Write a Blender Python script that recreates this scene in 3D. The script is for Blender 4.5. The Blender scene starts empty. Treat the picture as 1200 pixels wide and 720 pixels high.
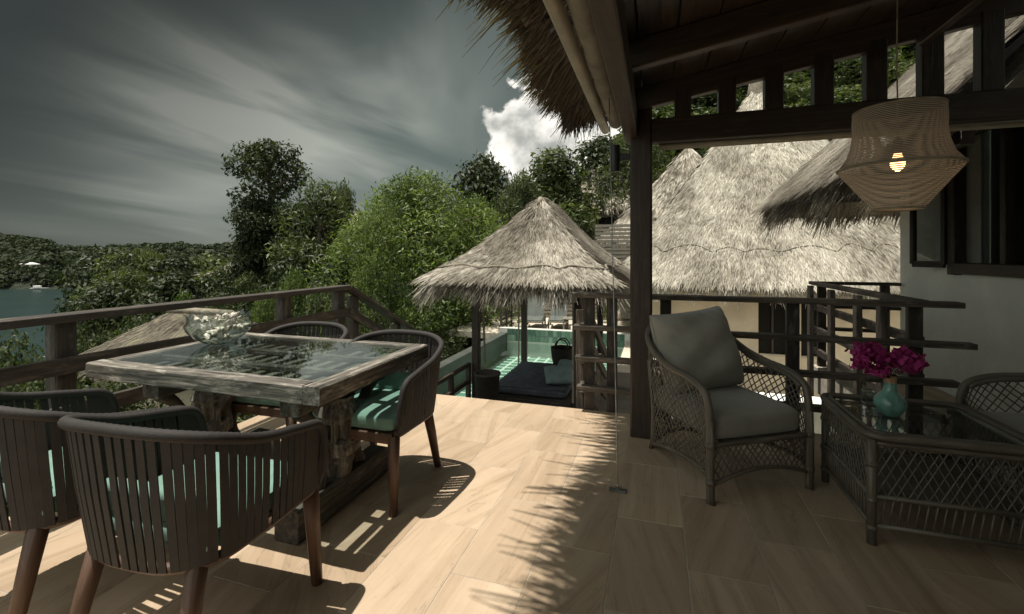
import bpy, bmesh, math, random
import numpy as np
from mathutils import Vector, Matrix

random.seed(7)
rng = np.random.default_rng(11)
S = bpy.context.scene
COL = S.collection
pi = math.pi

# ------------------------------------------------------------------ frame of the place
# camera stands 1.3 m above the deck; u runs away along the deck tiles, v runs to the right across them
F, HX, HY, CAMZ = 533.0, 600.0, 297.5, 1.3
TH = math.atan2(168.7, 533.0)
SN, CS = math.sin(TH), math.cos(TH)

def W(v, u, z=0.0):
    return Vector((SN * u + CS * v, CS * u - SN * v, z))

def px_depth(x, y, Y):
    return Vector(((x - HX) / F * Y, Y, CAMZ - (y - HY) / F * Y))

def to_vu(p):
    return (CS * p[0] - SN * p[1], SN * p[0] + CS * p[1])

# ------------------------------------------------------------------ camera
cam = bpy.data.cameras.new("camera")
cam.sensor_width = 36.0
cam.lens = 36.0 * F / 1200.0
cam.shift_y = -(360.0 - HY) / 1200.0
cam.clip_start = 0.02
cam.clip_end = 6000
camo = bpy.data.objects.new("camera", cam)
camo.location = (0, 0, CAMZ)
camo.rotation_euler = (pi / 2, 0, 0)
COL.objects.link(camo)
S.camera = camo

# ------------------------------------------------------------------ sun
SHV, SHU = 0.235, 0.07                    # shadow shift per metre of height, along v and u
sd = W(SHV, SHU, -1.0).normalized()      # direction the light travels
sun = bpy.data.lights.new("sun", 'SUN')
sun.energy = 3.5
sun.angle = math.radians(0.5)
sun.color = (1.0, 0.945, 0.85)
suno = bpy.data.objects.new("sun", sun)
suno.rotation_euler = sd.to_track_quat('-Z', 'Y').to_euler()
suno.location = (0, 0, 40)
COL.objects.link(suno)
SUN_EL = math.asin(-sd.z)
SUN_AZ = math.atan2(-sd.x, -sd.y)

# ------------------------------------------------------------------ node helpers
class NT:
    def __init__(s, tree):
        s.t = tree
        s.n = tree.nodes
        s.l = tree.links
    def new(s, typ, **kw):
        nd = s.n.new(typ)
        for k, v in kw.items():
            setattr(nd, k, v)
        return nd
    def link(s, a, b):
        s.l.new(a, b)
    def val(s, sock, v):
        if hasattr(v, 'is_output') or isinstance(v, bpy.types.NodeSocket):
            s.l.new(v, sock)
        else:
            sock.default_value = v
    def math(s, op, a, b=None, c=None, clamp=False):
        nd = s.n.new('ShaderNodeMath')
        nd.operation = op
        nd.use_clamp = clamp
        s.val(nd.inputs[0], a)
        if b is not None:
            s.val(nd.inputs[1], b)
        if c is not None:
            s.val(nd.inputs[2], c)
        return nd.outputs[0]
    def mix(s, fac, a, b, blend='MIX'):
        nd = s.n.new('ShaderNodeMix')
        nd.data_type = 'RGBA'
        nd.blend_type = blend
        s.val(nd.inputs[0], fac)
        s.val(nd.inputs[6], a if not isinstance(a, tuple) else (*a[:3], 1))
        s.val(nd.inputs[7], b if not isinstance(b, tuple) else (*b[:3], 1))
        return nd.outputs[2]
    def ramp(s, fac, stops, interp='LINEAR'):
        nd = s.n.new('ShaderNodeValToRGB')
        cr = nd.color_ramp
        cr.interpolation = interp
        while len(cr.elements) < len(stops):
            cr.elements.new(0.5)
        for e, (p, c) in zip(cr.elements, stops):
            e.position = p
            e.color = (*c, 1) if len(c) == 3 else c
        s.val(nd.inputs[0], fac)
        return nd.outputs[0]
    def noise(s, vec, scale, detail=4, rough=0.55, dist=0.0):
        nd = s.n.new('ShaderNodeTexNoise')
        if vec is not None:
            s.l.new(vec, nd.inputs['Vector'])
        nd.inputs['Scale'].default_value = scale
        nd.inputs['Detail'].default_value = detail
        nd.inputs['Roughness'].default_value = rough
        nd.inputs['Distortion'].default_value = dist
        return nd.outputs[0]
    def mapping(s, vec, scale=(1, 1, 1), loc=(0, 0, 0), rot=(0, 0, 0)):
        nd = s.n.new('ShaderNodeMapping')
        s.l.new(vec, nd.inputs[0])
        nd.inputs['Location'].default_value = loc
        nd.inputs['Rotation'].default_value = rot
        nd.inputs['Scale'].default_value = scale
        return nd.outputs[0]
    def sstep(s, v, lo, hi):
        nd = s.n.new('ShaderNodeMapRange')
        nd.interpolation_type = 'SMOOTHSTEP'
        s.val(nd.inputs[0], v)
        nd.inputs[1].default_value = lo
        nd.inputs[2].default_value = hi
        return nd.outputs[0]

# ------------------------------------------------------------------ world: sky with wind-drawn cloud
world = bpy.data.worlds.new("World")
S.world = world
world.use_nodes = True
T = NT(world.node_tree)
for nd in list(T.n):
    T.n.remove(nd)
tc = T.new('ShaderNodeTexCoord')
sky = T.new('ShaderNodeTexSky', sky_type='NISHITA')
sky.sun_disc = False
sky.sun_elevation = SUN_EL
sky.sun_rotation = SUN_AZ
sky.altitude = 30
sky.dust_density = 2.0
sky.ozone_density = 1.2
sep = T.new('ShaderNodeSeparateXYZ')
T.link(tc.outputs['Generated'], sep.inputs[0])
dx, dy, dz = sep.outputs
up = T.math('MAXIMUM', dz, 0.0)
den = T.math('ADD', up, 0.26)
cmb = T.new('ShaderNodeCombineXYZ')
T.link(T.math('DIVIDE', dx, den), cmb.inputs[0])
T.link(T.math('DIVIDE', dy, den), cmb.inputs[1])
plane = T.mapping(cmb.outputs[0], rot=(0, 0, math.radians(24)))
st1 = T.noise(T.mapping(plane, scale=(1.35, 0.42, 1), loc=(3.1, 0.9, 0)), 1.5, 4.5, 0.50, 0.9)
st2 = T.noise(T.mapping(plane, scale=(0.8, 0.45, 1), loc=(8.3, 2.0, 2)), 1.25, 3, 0.5, 0.5)
lit = T.math('ADD', T.math('MULTIPLY', st1, 0.52), T.math('MULTIPLY', st2, 0.56))
qx = T.math('DIVIDE', dx, T.math('MAXIMUM', dy, 0.05))
qz = T.math('DIVIDE', dz, T.math('MAXIMUM', dy, 0.05))
# a thin bright sheet of cloud ahead, slate cloud round it, paler haze low down
px1 = T.math('DIVIDE', T.math('ADD', T.math('ADD', qx, 0.54), T.math('MULTIPLY', qz, 0.15)), 0.47)
pz1 = T.math('DIVIDE', T.math('SUBTRACT', T.math('SUBTRACT', qz, 0.34), T.math('MULTIPLY', T.math('ADD', qx, 0.54), 0.10)), 0.25)
pr2 = T.math('SQRT', T.math('ADD', T.math('MULTIPLY', px1, px1), T.math('MULTIPLY', pz1, pz1)))
patch = T.sstep(T.math('ADD', pr2, T.math('MULTIPLY', T.math('SUBTRACT', st2, 0.5), 1.2)), 1.35, 0.10)
haz = T.sstep(dz, 0.30, -0.02)
streak = T.sstep(lit, 0.41, 0.66)
cov = T.math('ADD', T.math('MULTIPLY', T.math('MULTIPLY', patch, T.math('ADD', T.math('MULTIPLY', streak, 1.35), 0.20)), 1.0), T.math('MULTIPLY', streak, 0.16))
cov = T.math('ADD', cov, T.math('MULTIPLY', haz, 0.26), clamp=True)
az = T.math('ARCTAN2', dx, dy)
heavy = T.sstep(T.math('ADD', T.math('ADD', az, T.math('MULTIPLY', dz, -1.3)), T.math('MULTIPLY', st2, 0.45)), -0.25, -1.05)
hs = T.new('ShaderNodeHueSaturation')
hs.inputs['Saturation'].default_value = 0.30
T.link(sky.outputs[0], hs.inputs['Color'])
slate = T.mix(1.0, hs.outputs[0], (0.125, 0.160, 0.140), 'MULTIPLY')
ahead = T.mix(cov, slate, (2.45, 2.58, 2.30))
ahead = T.mix(T.math('MULTIPLY', heavy, 0.80), ahead, (0.13, 0.145, 0.14))
clear = T.mix(1.0, hs.outputs[0], (0.88, 1.0, 0.88), 'MULTIPLY')
rest = T.mix(streak, clear, (6.4, 6.4, 5.8))
base = T.mix(T.sstep(dy, -0.30, 0.42), rest, ahead)
# one towering white cloud over the hill
cq = T.new('ShaderNodeCombineXYZ')
T.link(qx, cq.inputs[0]); T.link(qz, cq.inputs[1])
puff = T.noise(cq.outputs[0], 11.0, 6, 0.55, 0.15)
ex = T.math('DIVIDE', T.math('SUBTRACT', qx, 0.125), 0.20)
ez = T.math('DIVIDE', T.math('SUBTRACT', qz, 0.245), 0.155)
rr = T.math('SQRT', T.math('ADD', T.math('MULTIPLY', ex, ex), T.math('MULTIPLY', ez, ez)))
cm = T.sstep(T.math('ADD', rr, T.math('MULTIPLY', T.math('SUBTRACT', puff, 0.5), 1.7)), 0.98, 0.84)
cm = T.math('MULTIPLY', cm, T.sstep(dy, 0.05, 0.2))
puff2 = T.noise(T.mapping(cq.outputs[0], loc=(0.03, -0.04, 0.0)), 9.0, 5, 0.5, 0.1)
pcol = T.mix(T.sstep(puff2, 0.36, 0.60), (2.3, 2.35, 2.2), (6.4, 6.2, 5.7))
base = T.mix(cm, base, pcol)
bg = T.new('ShaderNodeBackground')
bg.inputs['Strength'].default_value = 0.10
T.link(base, bg.inputs[0])
wo = T.new('ShaderNodeOutputWorld')
T.link(bg.outputs[0], wo.inputs[0])

# ------------------------------------------------------------------ picture settings
S.view_settings.view_transform = 'Standard'
S.view_settings.look = 'None'
S.view_settings.exposure = 0.86
S.view_settings.gamma = 1.0
S.view_settings.use_curve_mapping = False
S.render.engine = 'CYCLES'
S.cycles.use_denoising = True
S.cycles.max_bounces = 8
S.cycles.transparent_max_bounces = 16
S.cycles.caustics_reflective = False
S.cycles.caustics_refractive = False

# ------------------------------------------------------------------ materials
MATS = {}
def newmat(name):
    m = bpy.data.materials.new(name)
    m.use_nodes = True
    t = NT(m.node_tree)
    b = t.n['Principled BSDF']
    MATS[name] = m
    return m, t, b

def bump(t, b, h, strength=0.3, dist=0.01):
    nd = t.new('ShaderNodeBump')
    nd.inputs['Strength'].default_value = strength
    nd.inputs['Distance'].default_value = dist
    t.link(h, nd.inputs['Height'])
    t.link(nd.outputs[0], b.inputs['Normal'])

def wood(name, c1, c2, c3, rough=0.7, wear=0.0, wearc=(0.3, 0.28, 0.24), bs=0.35, gscale=1.0):
    m, t, b = newmat(name)
    at = t.new('ShaderNodeAttribute', attribute_name='gr')
    v = at.outputs['Vector']
    g = t.noise(t.mapping(v, scale=(1.6 * gscale, 30 * gscale, 30 * gscale)), 1.6, 7, 0.62, 0.5)
    g2 = t.noise(t.mapping(v, scale=(0.7, 7, 7)), 1.3, 4, 0.5, 0.3)
    col = t.ramp(g, [(0.28, c1), (0.52, c2), (0.75, c3)])
    col = t.mix(t.math('MULTIPLY', g2, 0.7), col, t.mix(1.0, col, (0.55, 0.52, 0.5), 'MULTIPLY'))
    if wear:
        wn = t.noise(t.mapping(v, scale=(2.5, 9, 9)), 2.2, 6, 0.65, 0.4)
        col = t.mix(t.math('MULTIPLY', t.sstep(wn, 0.50, 0.72), wear), col, wearc)
    t.link(col, b.inputs['Base Color'])
    b.inputs['Roughness'].default_value = rough
    rn = t.math('ADD', t.math('MULTIPLY', g2, 0.25), rough - 0.12)
    t.link(rn, b.inputs['Roughness'])
    crack = t.sstep(g, 0.40, 0.33)
    hh = t.math('SUBTRACT', g, t.math('MULTIPLY', crack, 0.9))
    bump(t, b, hh, bs, 0.006)
    return m

wood('dark_timber', (0.018, 0.012, 0.009), (0.040, 0.026, 0.018), (0.070, 0.047, 0.032), 0.55, 0.35, (0.11, 0.085, 0.062))
wood('rail_timber', (0.018, 0.0145, 0.012), (0.042, 0.033, 0.026), (0.088, 0.071, 0.056), 0.62, 0.55, (0.19, 0.16, 0.125))
wood('grey_timber', (0.018, 0.016, 0.014), (0.13, 0.116, 0.096), (0.34, 0.31, 0.262), 0.78, 0.8, (0.46, 0.42, 0.36), 1.0)
wood('dark_grey_timber', (0.020, 0.018, 0.015), (0.070, 0.062, 0.050), (0.15, 0.13, 0.10), 0.8, 0.6, (0.24, 0.21, 0.165), 0.8)
wood('lit_weathered_plank', (0.030, 0.025, 0.020), (0.095, 0.078, 0.060), (0.18, 0.15, 0.118), 0.75, 0.6, (0.27, 0.235, 0.185), 0.6)  # weathered grey, with sunlight on the stair planks put into the lighter colour
wood('teak', (0.055, 0.028, 0.016), (0.10, 0.052, 0.030), (0.16, 0.088, 0.052), 0.5, 0.0)
wood('rattan', (0.070, 0.060, 0.046), (0.125, 0.108, 0.083), (0.20, 0.175, 0.14), 0.5, 0.3, (0.27, 0.24, 0.195), 0.25, 2.0)
wood('ceiling_timber', (0.030, 0.020, 0.014), (0.060, 0.040, 0.028), (0.10, 0.068, 0.048), 0.5, 0.2, (0.14, 0.10, 0.07))
wood('pale_slat', (0.12, 0.11, 0.09), (0.24, 0.22, 0.18), (0.36, 0.33, 0.28), 0.8, 0.3, (0.42, 0.39, 0.33))

def plain(name, col, rough=0.6, var=0.35, scale=6.0, bs=0.15, bd=0.01, bscale=40.0, metallic=0.0, sheen=0.0, spec=0.5):
    m, t, b = newmat(name)
    tcn = t.new('ShaderNodeTexCoord')
    n = t.noise(tcn.outputs['Object'], scale, 5, 0.6)
    c = t.mix(t.sstep(n, 0.3, 0.7), tuple(x * (1 - var) for x in col), tuple(min(1, x * (1 + var * 0.5)) for x in col))
    t.link(c, b.inputs['Base Color'])
    b.inputs['Roughness'].default_value = rough
    b.inputs['Metallic'].default_value = metallic
    b.inputs['Specular IOR Level'].default_value = spec
    if sheen:
        b.inputs['Sheen Weight'].default_value = sheen
    if bs:
        bump(t, b, t.noise(tcn.outputs['Object'], bscale, 3, 0.6), bs, bd)
    return m

plain('rope_brown', (0.0185, 0.0150, 0.0130), 0.75, 0.3, 12, 0.5, 0.004, 260)
plain('teal_fabric', (0.155, 0.275, 0.222), 0.9, 0.15, 8, 0.3, 0.002, 400, sheen=0.2)
plain('grey_fabric', (0.25, 0.242, 0.205), 0.9, 0.15, 5, 0.3, 0.003, 500, sheen=0.25)
plain('navy_fabric', (0.075, 0.082, 0.098), 0.9, 0.3, 9, 0.4, 0.004, 60)
plain('bluegrey_fabric', (0.18, 0.25, 0.255), 0.9, 0.2, 9, 0.3, 0.004, 60)
plain('plaster', (0.80, 0.80, 0.74), 0.9, 0.10, 1.5, 0.9, 0.05, 4)
plain('cream_wall', (0.60, 0.52, 0.40), 0.9, 0.15, 1.2, 0.4, 0.03, 4)
plain('pale_paving', (0.52, 0.46, 0.37), 0.85, 0.2, 1.0, 0.3, 0.02, 9)
plain('dark_paving', (0.13, 0.112, 0.092), 0.8, 0.3, 1.5, 0.3, 0.02, 14)
plain('concrete', (0.20, 0.185, 0.16), 0.9, 0.3, 2.0, 0.4, 0.02, 12)
plain('grout', (0.42, 0.37, 0.30), 0.95, 0.25, 9, 0.3, 0.004, 60)
plain('rope_pale', (0.36, 0.32, 0.25), 0.9, 0.3, 12, 0.3, 0.004, 200)
plain('steel', (0.30, 0.31, 0.30), 0.35, 0.3, 20, 0.1, 0.002, 80, metallic=0.9)
plain('cream_tube', (0.42, 0.37, 0.28), 0.45, 0.25, 5, 0.1, 0.004, 40)
plain('canvas_roll', (0.27, 0.26, 0.23), 0.85, 0.3, 6, 0.4, 0.02, 18)
plain('black_metal', (0.018, 0.018, 0.018), 0.45, 0.2, 12, 0.1, 0.002, 80)
plain('shell', (0.72, 0.66, 0.56), 0.5, 0.65, 2.5, 0.5, 0.006, 70)
plain('celadon', (0.13, 0.28, 0.24), 0.12, 0.4, 16, 0.1, 0.004, 30)
plain('unglazed', (0.35, 0.22, 0.12), 0.6, 0.3, 30, 0.2, 0.003, 80)
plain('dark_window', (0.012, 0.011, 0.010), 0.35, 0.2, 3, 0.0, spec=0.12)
plain('pool_coping', (0.055, 0.062, 0.052), 0.6, 0.3, 2.0, 0.2, 0.01, 14)
plain('rock', (0.30, 0.26, 0.20), 0.9, 0.5, 2.5, 0.8, 0.08, 4)
plain('basket', (0.028, 0.024, 0.020), 0.8, 0.4, 30, 0.8, 0.01, 70)
plain('shade_cloth', (0.09, 0.10, 0.09), 0.9, 0.2, 4, 0.2, 0.01, 60)
plain('white_frame', (0.55, 0.54, 0.50), 0.5, 0.1, 4, 0.0)
plain('bark', (0.11, 0.085, 0.06), 0.9, 0.5, 5, 0.8, 0.03, 16)
plain('moss_roof', (0.15, 0.125, 0.085), 0.95, 0.6, 2.2, 0.7, 0.05, 9)
plain('boat_white', (0.7, 0.7, 0.68), 0.5, 0.1, 3, 0.0)

# sandstone tile
m, t, b = newmat('sandstone')
tcn = t.new('ShaderNodeTexCoord')
oi = t.new('ShaderNodeObjectInfo')
off = t.new('ShaderNodeCombineXYZ')
t.link(t.math('MULTIPLY', oi.outputs['Random'], 53.0), off.inputs[0])
t.link(t.math('MULTIPLY', oi.outputs['Random'], 191.0), off.inputs[1])
vr = t.new('ShaderNodeVectorRotate', rotation_type='Z_AXIS')
t.link(tcn.outputs['Object'], vr.inputs['Vector'])
t.link(t.math('MULTIPLY', t.math('SUBTRACT', t.math('FRACT', t.math('MULTIPLY', oi.outputs['Random'], 17.3)), 0.5), 1.15), vr.inputs['Angle'])
va = t.new('ShaderNodeVectorMath', operation='ADD')
t.link(vr.outputs[0], va.inputs[0]); t.link(off.outputs[0], va.inputs[1])
vv = va.outputs[0]
wv = t.noise(t.mapping(vv, scale=(7.0, 0.5, 1)), 1.3, 6, 0.55, 0.8)
fine = t.noise(t.mapping(vv, scale=(60.0, 3.0, 1)), 1.4, 4, 0.6, 0.4)
blot = t.noise(vv, 2.2, 4, 0.6, 0.3)
col = t.ramp(wv, [(0.28, (0.30, 0.220, 0.145)), (0.42, (0.42, 0.320, 0.220)), (0.56, (0.475, 0.368, 0.262)), (0.74, (0.53, 0.422, 0.310))])
col = t.mix(t.math('MULTIPLY', t.sstep(fine, 0.50, 0.66), 0.22), col, (0.32, 0.235, 0.162))
vein = t.sstep(t.math('ABSOLUTE', t.math('SUBTRACT', wv, 0.47)), 0.010, 0.0)
col = t.mix(t.math('MULTIPLY', vein, 0.35), col, (0.125, 0.080, 0.050))
col = t.mix(t.math('MULTIPLY', t.sstep(blot, 0.35, 0.75), 0.30), col, (0.33, 0.255, 0.185))
geo = t.new('ShaderNodeNewGeometry')
st_ = t.noise(geo.outputs['Position'], 1.1, 6, 0.62, 0.4)
col = t.mix(t.math('MULTIPLY', t.sstep(st_, 0.48, 0.72), 0.34), col, (0.26, 0.205, 0.15))
spk = t.noise(geo.outputs['Position'], 38.0, 3, 0.6)
col = t.mix(t.math('MULTIPLY', t.sstep(spk, 0.60, 0.74), 0.22), col, (0.22, 0.17, 0.125))
tint = t.mix(t.math('FRACT', t.math('MULTIPLY', oi.outputs['Random'], 7.7)), (0.80, 0.77, 0.73), (1.06, 1.04, 1.02))
col = t.mix(1.0, col, tint, 'MULTIPLY')
t.link(col, b.inputs['Base Color'])
t.link(t.math('ADD', t.math('MULTIPLY', st_, 0.45), 0.32), b.inputs['Roughness'])
bump(t, b, t.math('ADD', wv, t.math('MULTIPLY', fine, 0.5)), 0.18, 0.002)

def island_mat(name, stops, rough=0.85, trans=0.0, nscale=1.2):
    m, t, b = newmat(name)
    ge = t.new('ShaderNodeNewGeometry')
    tcn = t.new('ShaderNodeTexCoord')
    n = t.noise(tcn.outputs['Object'], nscale, 3, 0.55)
    f = t.math('ADD', t.math('MULTIPLY', ge.outputs['Random Per Island'], 0.6), t.math('MULTIPLY', t.sstep(n, 0.3, 0.7), 0.4))
    col = t.ramp(f, stops)
    t.link(col, b.inputs['Base Color'])
    b.inputs['Roughness'].default_value = rough
    b.inputs['Specular IOR Level'].default_value = 0.25
    if trans:
        tr = t.new('ShaderNodeBsdfTranslucent')
        t.link(t.mix(1.0, col, (1.5, 1.7, 0.7), 'MULTIPLY'), tr.inputs[0])
        mx = t.new('ShaderNodeMixShader')
        mx.inputs[0].default_value = trans
        t.link(b.outputs[0], mx.inputs[1]); t.link(tr.outputs[0], mx.inputs[2])
        t.link(mx.outputs[0], t.n['Material Output'].inputs[0])
    return m

def straw_mat(name, stops, patch):
    m, t, b = newmat(name)
    ge = t.new('ShaderNodeNewGeometry'); tcn = t.new('ShaderNodeTexCoord')
    n1 = t.noise(tcn.outputs['Object'], 0.8, 4, 0.6); n2 = t.noise(t.mapping(tcn.outputs['Object'], scale=(3.5, 3.5, 0.9)), 1.6, 3, 0.6)
    f = t.math('ADD', t.math('MULTIPLY', ge.outputs['Random Per Island'], 0.52), t.math('ADD', t.math('MULTIPLY', t.sstep(n1, 0.3, 0.7), 0.20), t.math('MULTIPLY', t.sstep(n2, 0.3, 0.7), 0.28)))
    col = t.ramp(f, stops)
    col = t.mix(t.math('MULTIPLY', t.sstep(n1, 0.56, 0.40), patch), col, t.mix(1.0, col, (0.50, 0.48, 0.45), 'MULTIPLY'))
    t.link(col, b.inputs['Base Color'])
    b.inputs['Roughness'].default_value = 0.85
    b.inputs['Specular IOR Level'].default_value = 0.2
straw_mat('straw', [(0.0, (0.044, 0.037, 0.029)), (0.3, (0.17, 0.150, 0.118)), (0.65, (0.36, 0.325, 0.268)), (1.0, (0.60, 0.56, 0.485))], 0.6)
straw_mat('straw_pale', [(0.0, (0.075, 0.065, 0.050)), (0.3, (0.31, 0.278, 0.225)), (0.65, (0.50, 0.46, 0.385)), (1.0, (0.72, 0.68, 0.59))], 0.5)
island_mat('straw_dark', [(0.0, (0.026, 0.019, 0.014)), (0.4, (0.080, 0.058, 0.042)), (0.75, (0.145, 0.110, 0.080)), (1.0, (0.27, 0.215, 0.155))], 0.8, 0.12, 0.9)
plain('straw_bed', (0.22, 0.19, 0.145), 0.95, 0.5, 5, 0.8, 0.03, 30)
island_mat('straw_mossy', [(0.0, (0.05, 0.042, 0.032)), (0.5, (0.13, 0.112, 0.085)), (0.85, (0.20, 0.18, 0.13)), (1.0, (0.23, 0.21, 0.10))], 0.9, 0.0, 1.6)
island_mat('leaf_dark', [(0.0, (0.008, 0.013, 0.006)), (0.5, (0.025, 0.035, 0.014)), (1.0, (0.070, 0.086, 0.034))], 0.55, 0.22, 0.5)
island_mat('leaf_far', [(0.0, (0.010, 0.016, 0.008)), (0.5, (0.026, 0.036, 0.016)), (1.0, (0.055, 0.066, 0.030))], 0.8, 0.15, 0.05)
island_mat('leaf_mid', [(0.0, (0.016, 0.025, 0.010)), (0.5, (0.055, 0.073, 0.028)), (1.0, (0.155, 0.172, 0.066))], 0.5, 0.28, 0.5)
island_mat('leaf_light', [(0.0, (0.020, 0.036, 0.011)), (0.45, (0.076, 0.112, 0.032)), (1.0, (0.235, 0.278, 0.088))], 0.5, 0.32, 0.5)
island_mat('petal', [(0.0, (0.14, 0.010, 0.065)), (0.5, (0.33, 0.028, 0.17)), (1.0, (0.52, 0.080, 0.31))], 0.7, 0.3, 6.0)

# clear pane: mirror at grazing angles, otherwise seen through
def pane(name, tint=(0.92, 0.96, 0.95), f0=0.0, rough=0.02, gain=1.0):
    m, t, b = newmat(name)
    t.n.remove(b)
    lw = t.new('ShaderNodeLayerWeight'); lw.inputs['Blend'].default_value = 0.5
    gl = t.new('ShaderNodeBsdfGlossy'); gl.inputs['Roughness'].default_value = rough
    tr = t.new('ShaderNodeBsdfTransparent'); tr.inputs[0].default_value = (*tint, 1)
    mx = t.new('ShaderNodeMixShader')
    t.link(t.math('ADD', t.math('MULTIPLY', t.math('POWER', lw.outputs['Facing'], 4.0), gain), f0, clamp=True), mx.inputs[0])
    t.link(tr.outputs[0], mx.inputs[1]); t.link(gl.outputs[0], mx.inputs[2])
    t.link(mx.outputs[0], t.n['Material Output'].inputs[0])
    return m
pane('table_glass', (0.88, 0.93, 0.92), 0.07, 0.02, 0.9)
pane('clear_glass', (0.90, 0.94, 0.92), 0.06, 0.01, 1.0)
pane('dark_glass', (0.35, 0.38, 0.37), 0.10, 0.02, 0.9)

# lampshade: open weave of cord
m, t, b = newmat('shade_weave')
b.inputs['Base Color'].default_value = (0.60, 0.58, 0.53, 1)
b.inputs['Roughness'].default_value = 0.9
tr = t.new('ShaderNodeBsdfTranslucent'); tr.inputs[0].default_value = (0.62, 0.58, 0.51, 1)
mx = t.new('ShaderNodeMixShader'); mx.inputs[0].default_value = 0.4
t.link(b.outputs[0], mx.inputs[1]); t.link(tr.outputs[0], mx.inputs[2])
t.link(mx.outputs[0], t.n['Material Output'].inputs[0])
m, t, b = newmat('lamp_bulb')
b.inputs['Base Color'].default_value = (1, 0.8, 0.5, 1)
b.inputs['Emission Color'].default_value = (1.0, 0.50, 0.20, 1)
b.inputs['Emission Strength'].default_value = 3.5

# pool
m, t, b = newmat('pool_tile')
tcn = t.new('ShaderNodeTexCoord')
br = t.new('ShaderNodeTexBrick')
t.link(tcn.outputs['Object'], br.inputs['Vector'])
br.offset = 0.0
br.inputs['Color1'].default_value = (0.14, 0.24, 0.19, 1)
br.inputs['Color2'].default_value = (0.19, 0.30, 0.24, 1)
br.inputs['Mortar'].default_value = (0.75, 0.80, 0.72, 1)
br.inputs['Scale'].default_value = 1.0
br.inputs['Mortar Size'].default_value = 0.035
br.inputs['Brick Width'].default_value = 0.30
br.inputs['Row Height'].default_value = 0.30
t.link(br.outputs[0], b.inputs['Base Color'])
b.inputs['Roughness'].default_value = 0.3
m, t, b = newmat('pool_water')
t.n.remove(b)
tcn = t.new('ShaderNodeTexCoord')
bn = t.new('ShaderNodeBump'); bn.inputs['Strength'].default_value = 0.12; bn.inputs['Distance'].default_value = 0.05
t.link(t.noise(tcn.outputs['Object'], 2.5, 2, 0.4), bn.inputs['Height'])
fr = t.new('ShaderNodeFresnel'); fr.inputs[0].default_value = 1.33
t.link(bn.outputs[0], fr.inputs['Normal'])
gl = t.new('ShaderNodeBsdfGlossy'); gl.inputs['Roughness'].default_value = 0.05
t.link(bn.outputs[0], gl.inputs['Normal'])
tr = t.new('ShaderNodeBsdfTransparent'); tr.inputs[0].default_value = (0.80, 0.93, 0.88, 1)
mx = t.new('ShaderNodeMixShader')
t.link(fr.outputs[0], mx.inputs[0]); t.link(tr.outputs[0], mx.inputs[1]); t.link(gl.outputs[0], mx.inputs[2])
t.link(mx.outputs[0], t.n['Material Output'].inputs[0])
m, t, b = newmat('sea')
tcn = t.new('ShaderNodeTexCoord')
n = t.noise(t.mapping(tcn.outputs['Object'], scale=(0.02, 0.05, 1)), 1.0, 4, 0.5)
t.link(t.mix(n, (0.008, 0.018, 0.018), (0.020, 0.038, 0.036)), b.inputs['Base Color'])
b.inputs['Roughness'].default_value = 0.3
b.inputs['Specular IOR Level'].default_value = 0.25
bump(t, b, t.noise(t.mapping(tcn.outputs['Object'], scale=(0.5, 0.9, 1)), 1.0, 3, 0.5), 0.4, 0.4)
# undergrowth and far wooded slopes
m, t, b = newmat('undergrowth')
tcn = t.new('ShaderNodeTexCoord')
n = t.noise(tcn.outputs['Object'], 0.9, 8, 0.7)
n2 = t.noise(tcn.outputs['Object'], 0.12, 3, 0.5)
c = t.ramp(n, [(0.3, (0.012, 0.020, 0.008)), (0.5, (0.035, 0.052, 0.018)), (0.75, (0.085, 0.10, 0.035))])
t.link(t.mix(t.math('MULTIPLY', t.sstep(n2, 0.5, 0.7), 0.35), c, (0.10, 0.08, 0.05)), b.inputs['Base Color'])
b.inputs['Roughness'].default_value = 0.95
bump(t, b, n, 0.8, 0.3)
m, t, b = newmat('far_wood')
tcn = t.new('ShaderNodeTexCoord')
vo = t.new('ShaderNodeTexVoronoi'); vo.inputs['Scale'].default_value = 0.16
t.link(tcn.outputs['Object'], vo.inputs['Vector'])
n = t.noise(tcn.outputs['Object'], 0.35, 6, 0.7)
c = t.ramp(t.math('ADD', t.math('MULTIPLY', n, 0.7), t.math('MULTIPLY', vo.outputs['Distance'], 0.12)), [(0.25, (0.008, 0.013, 0.006)), (0.5, (0.022, 0.032, 0.014)), (0.8, (0.050, 0.062, 0.028))])
t.link(c, b.inputs['Base Color'])
b.inputs['Roughness'].default_value = 0.95
bump(t, b, t.math('ADD', n, vo.outputs['Distance']), 1.0, 2.5)

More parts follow.
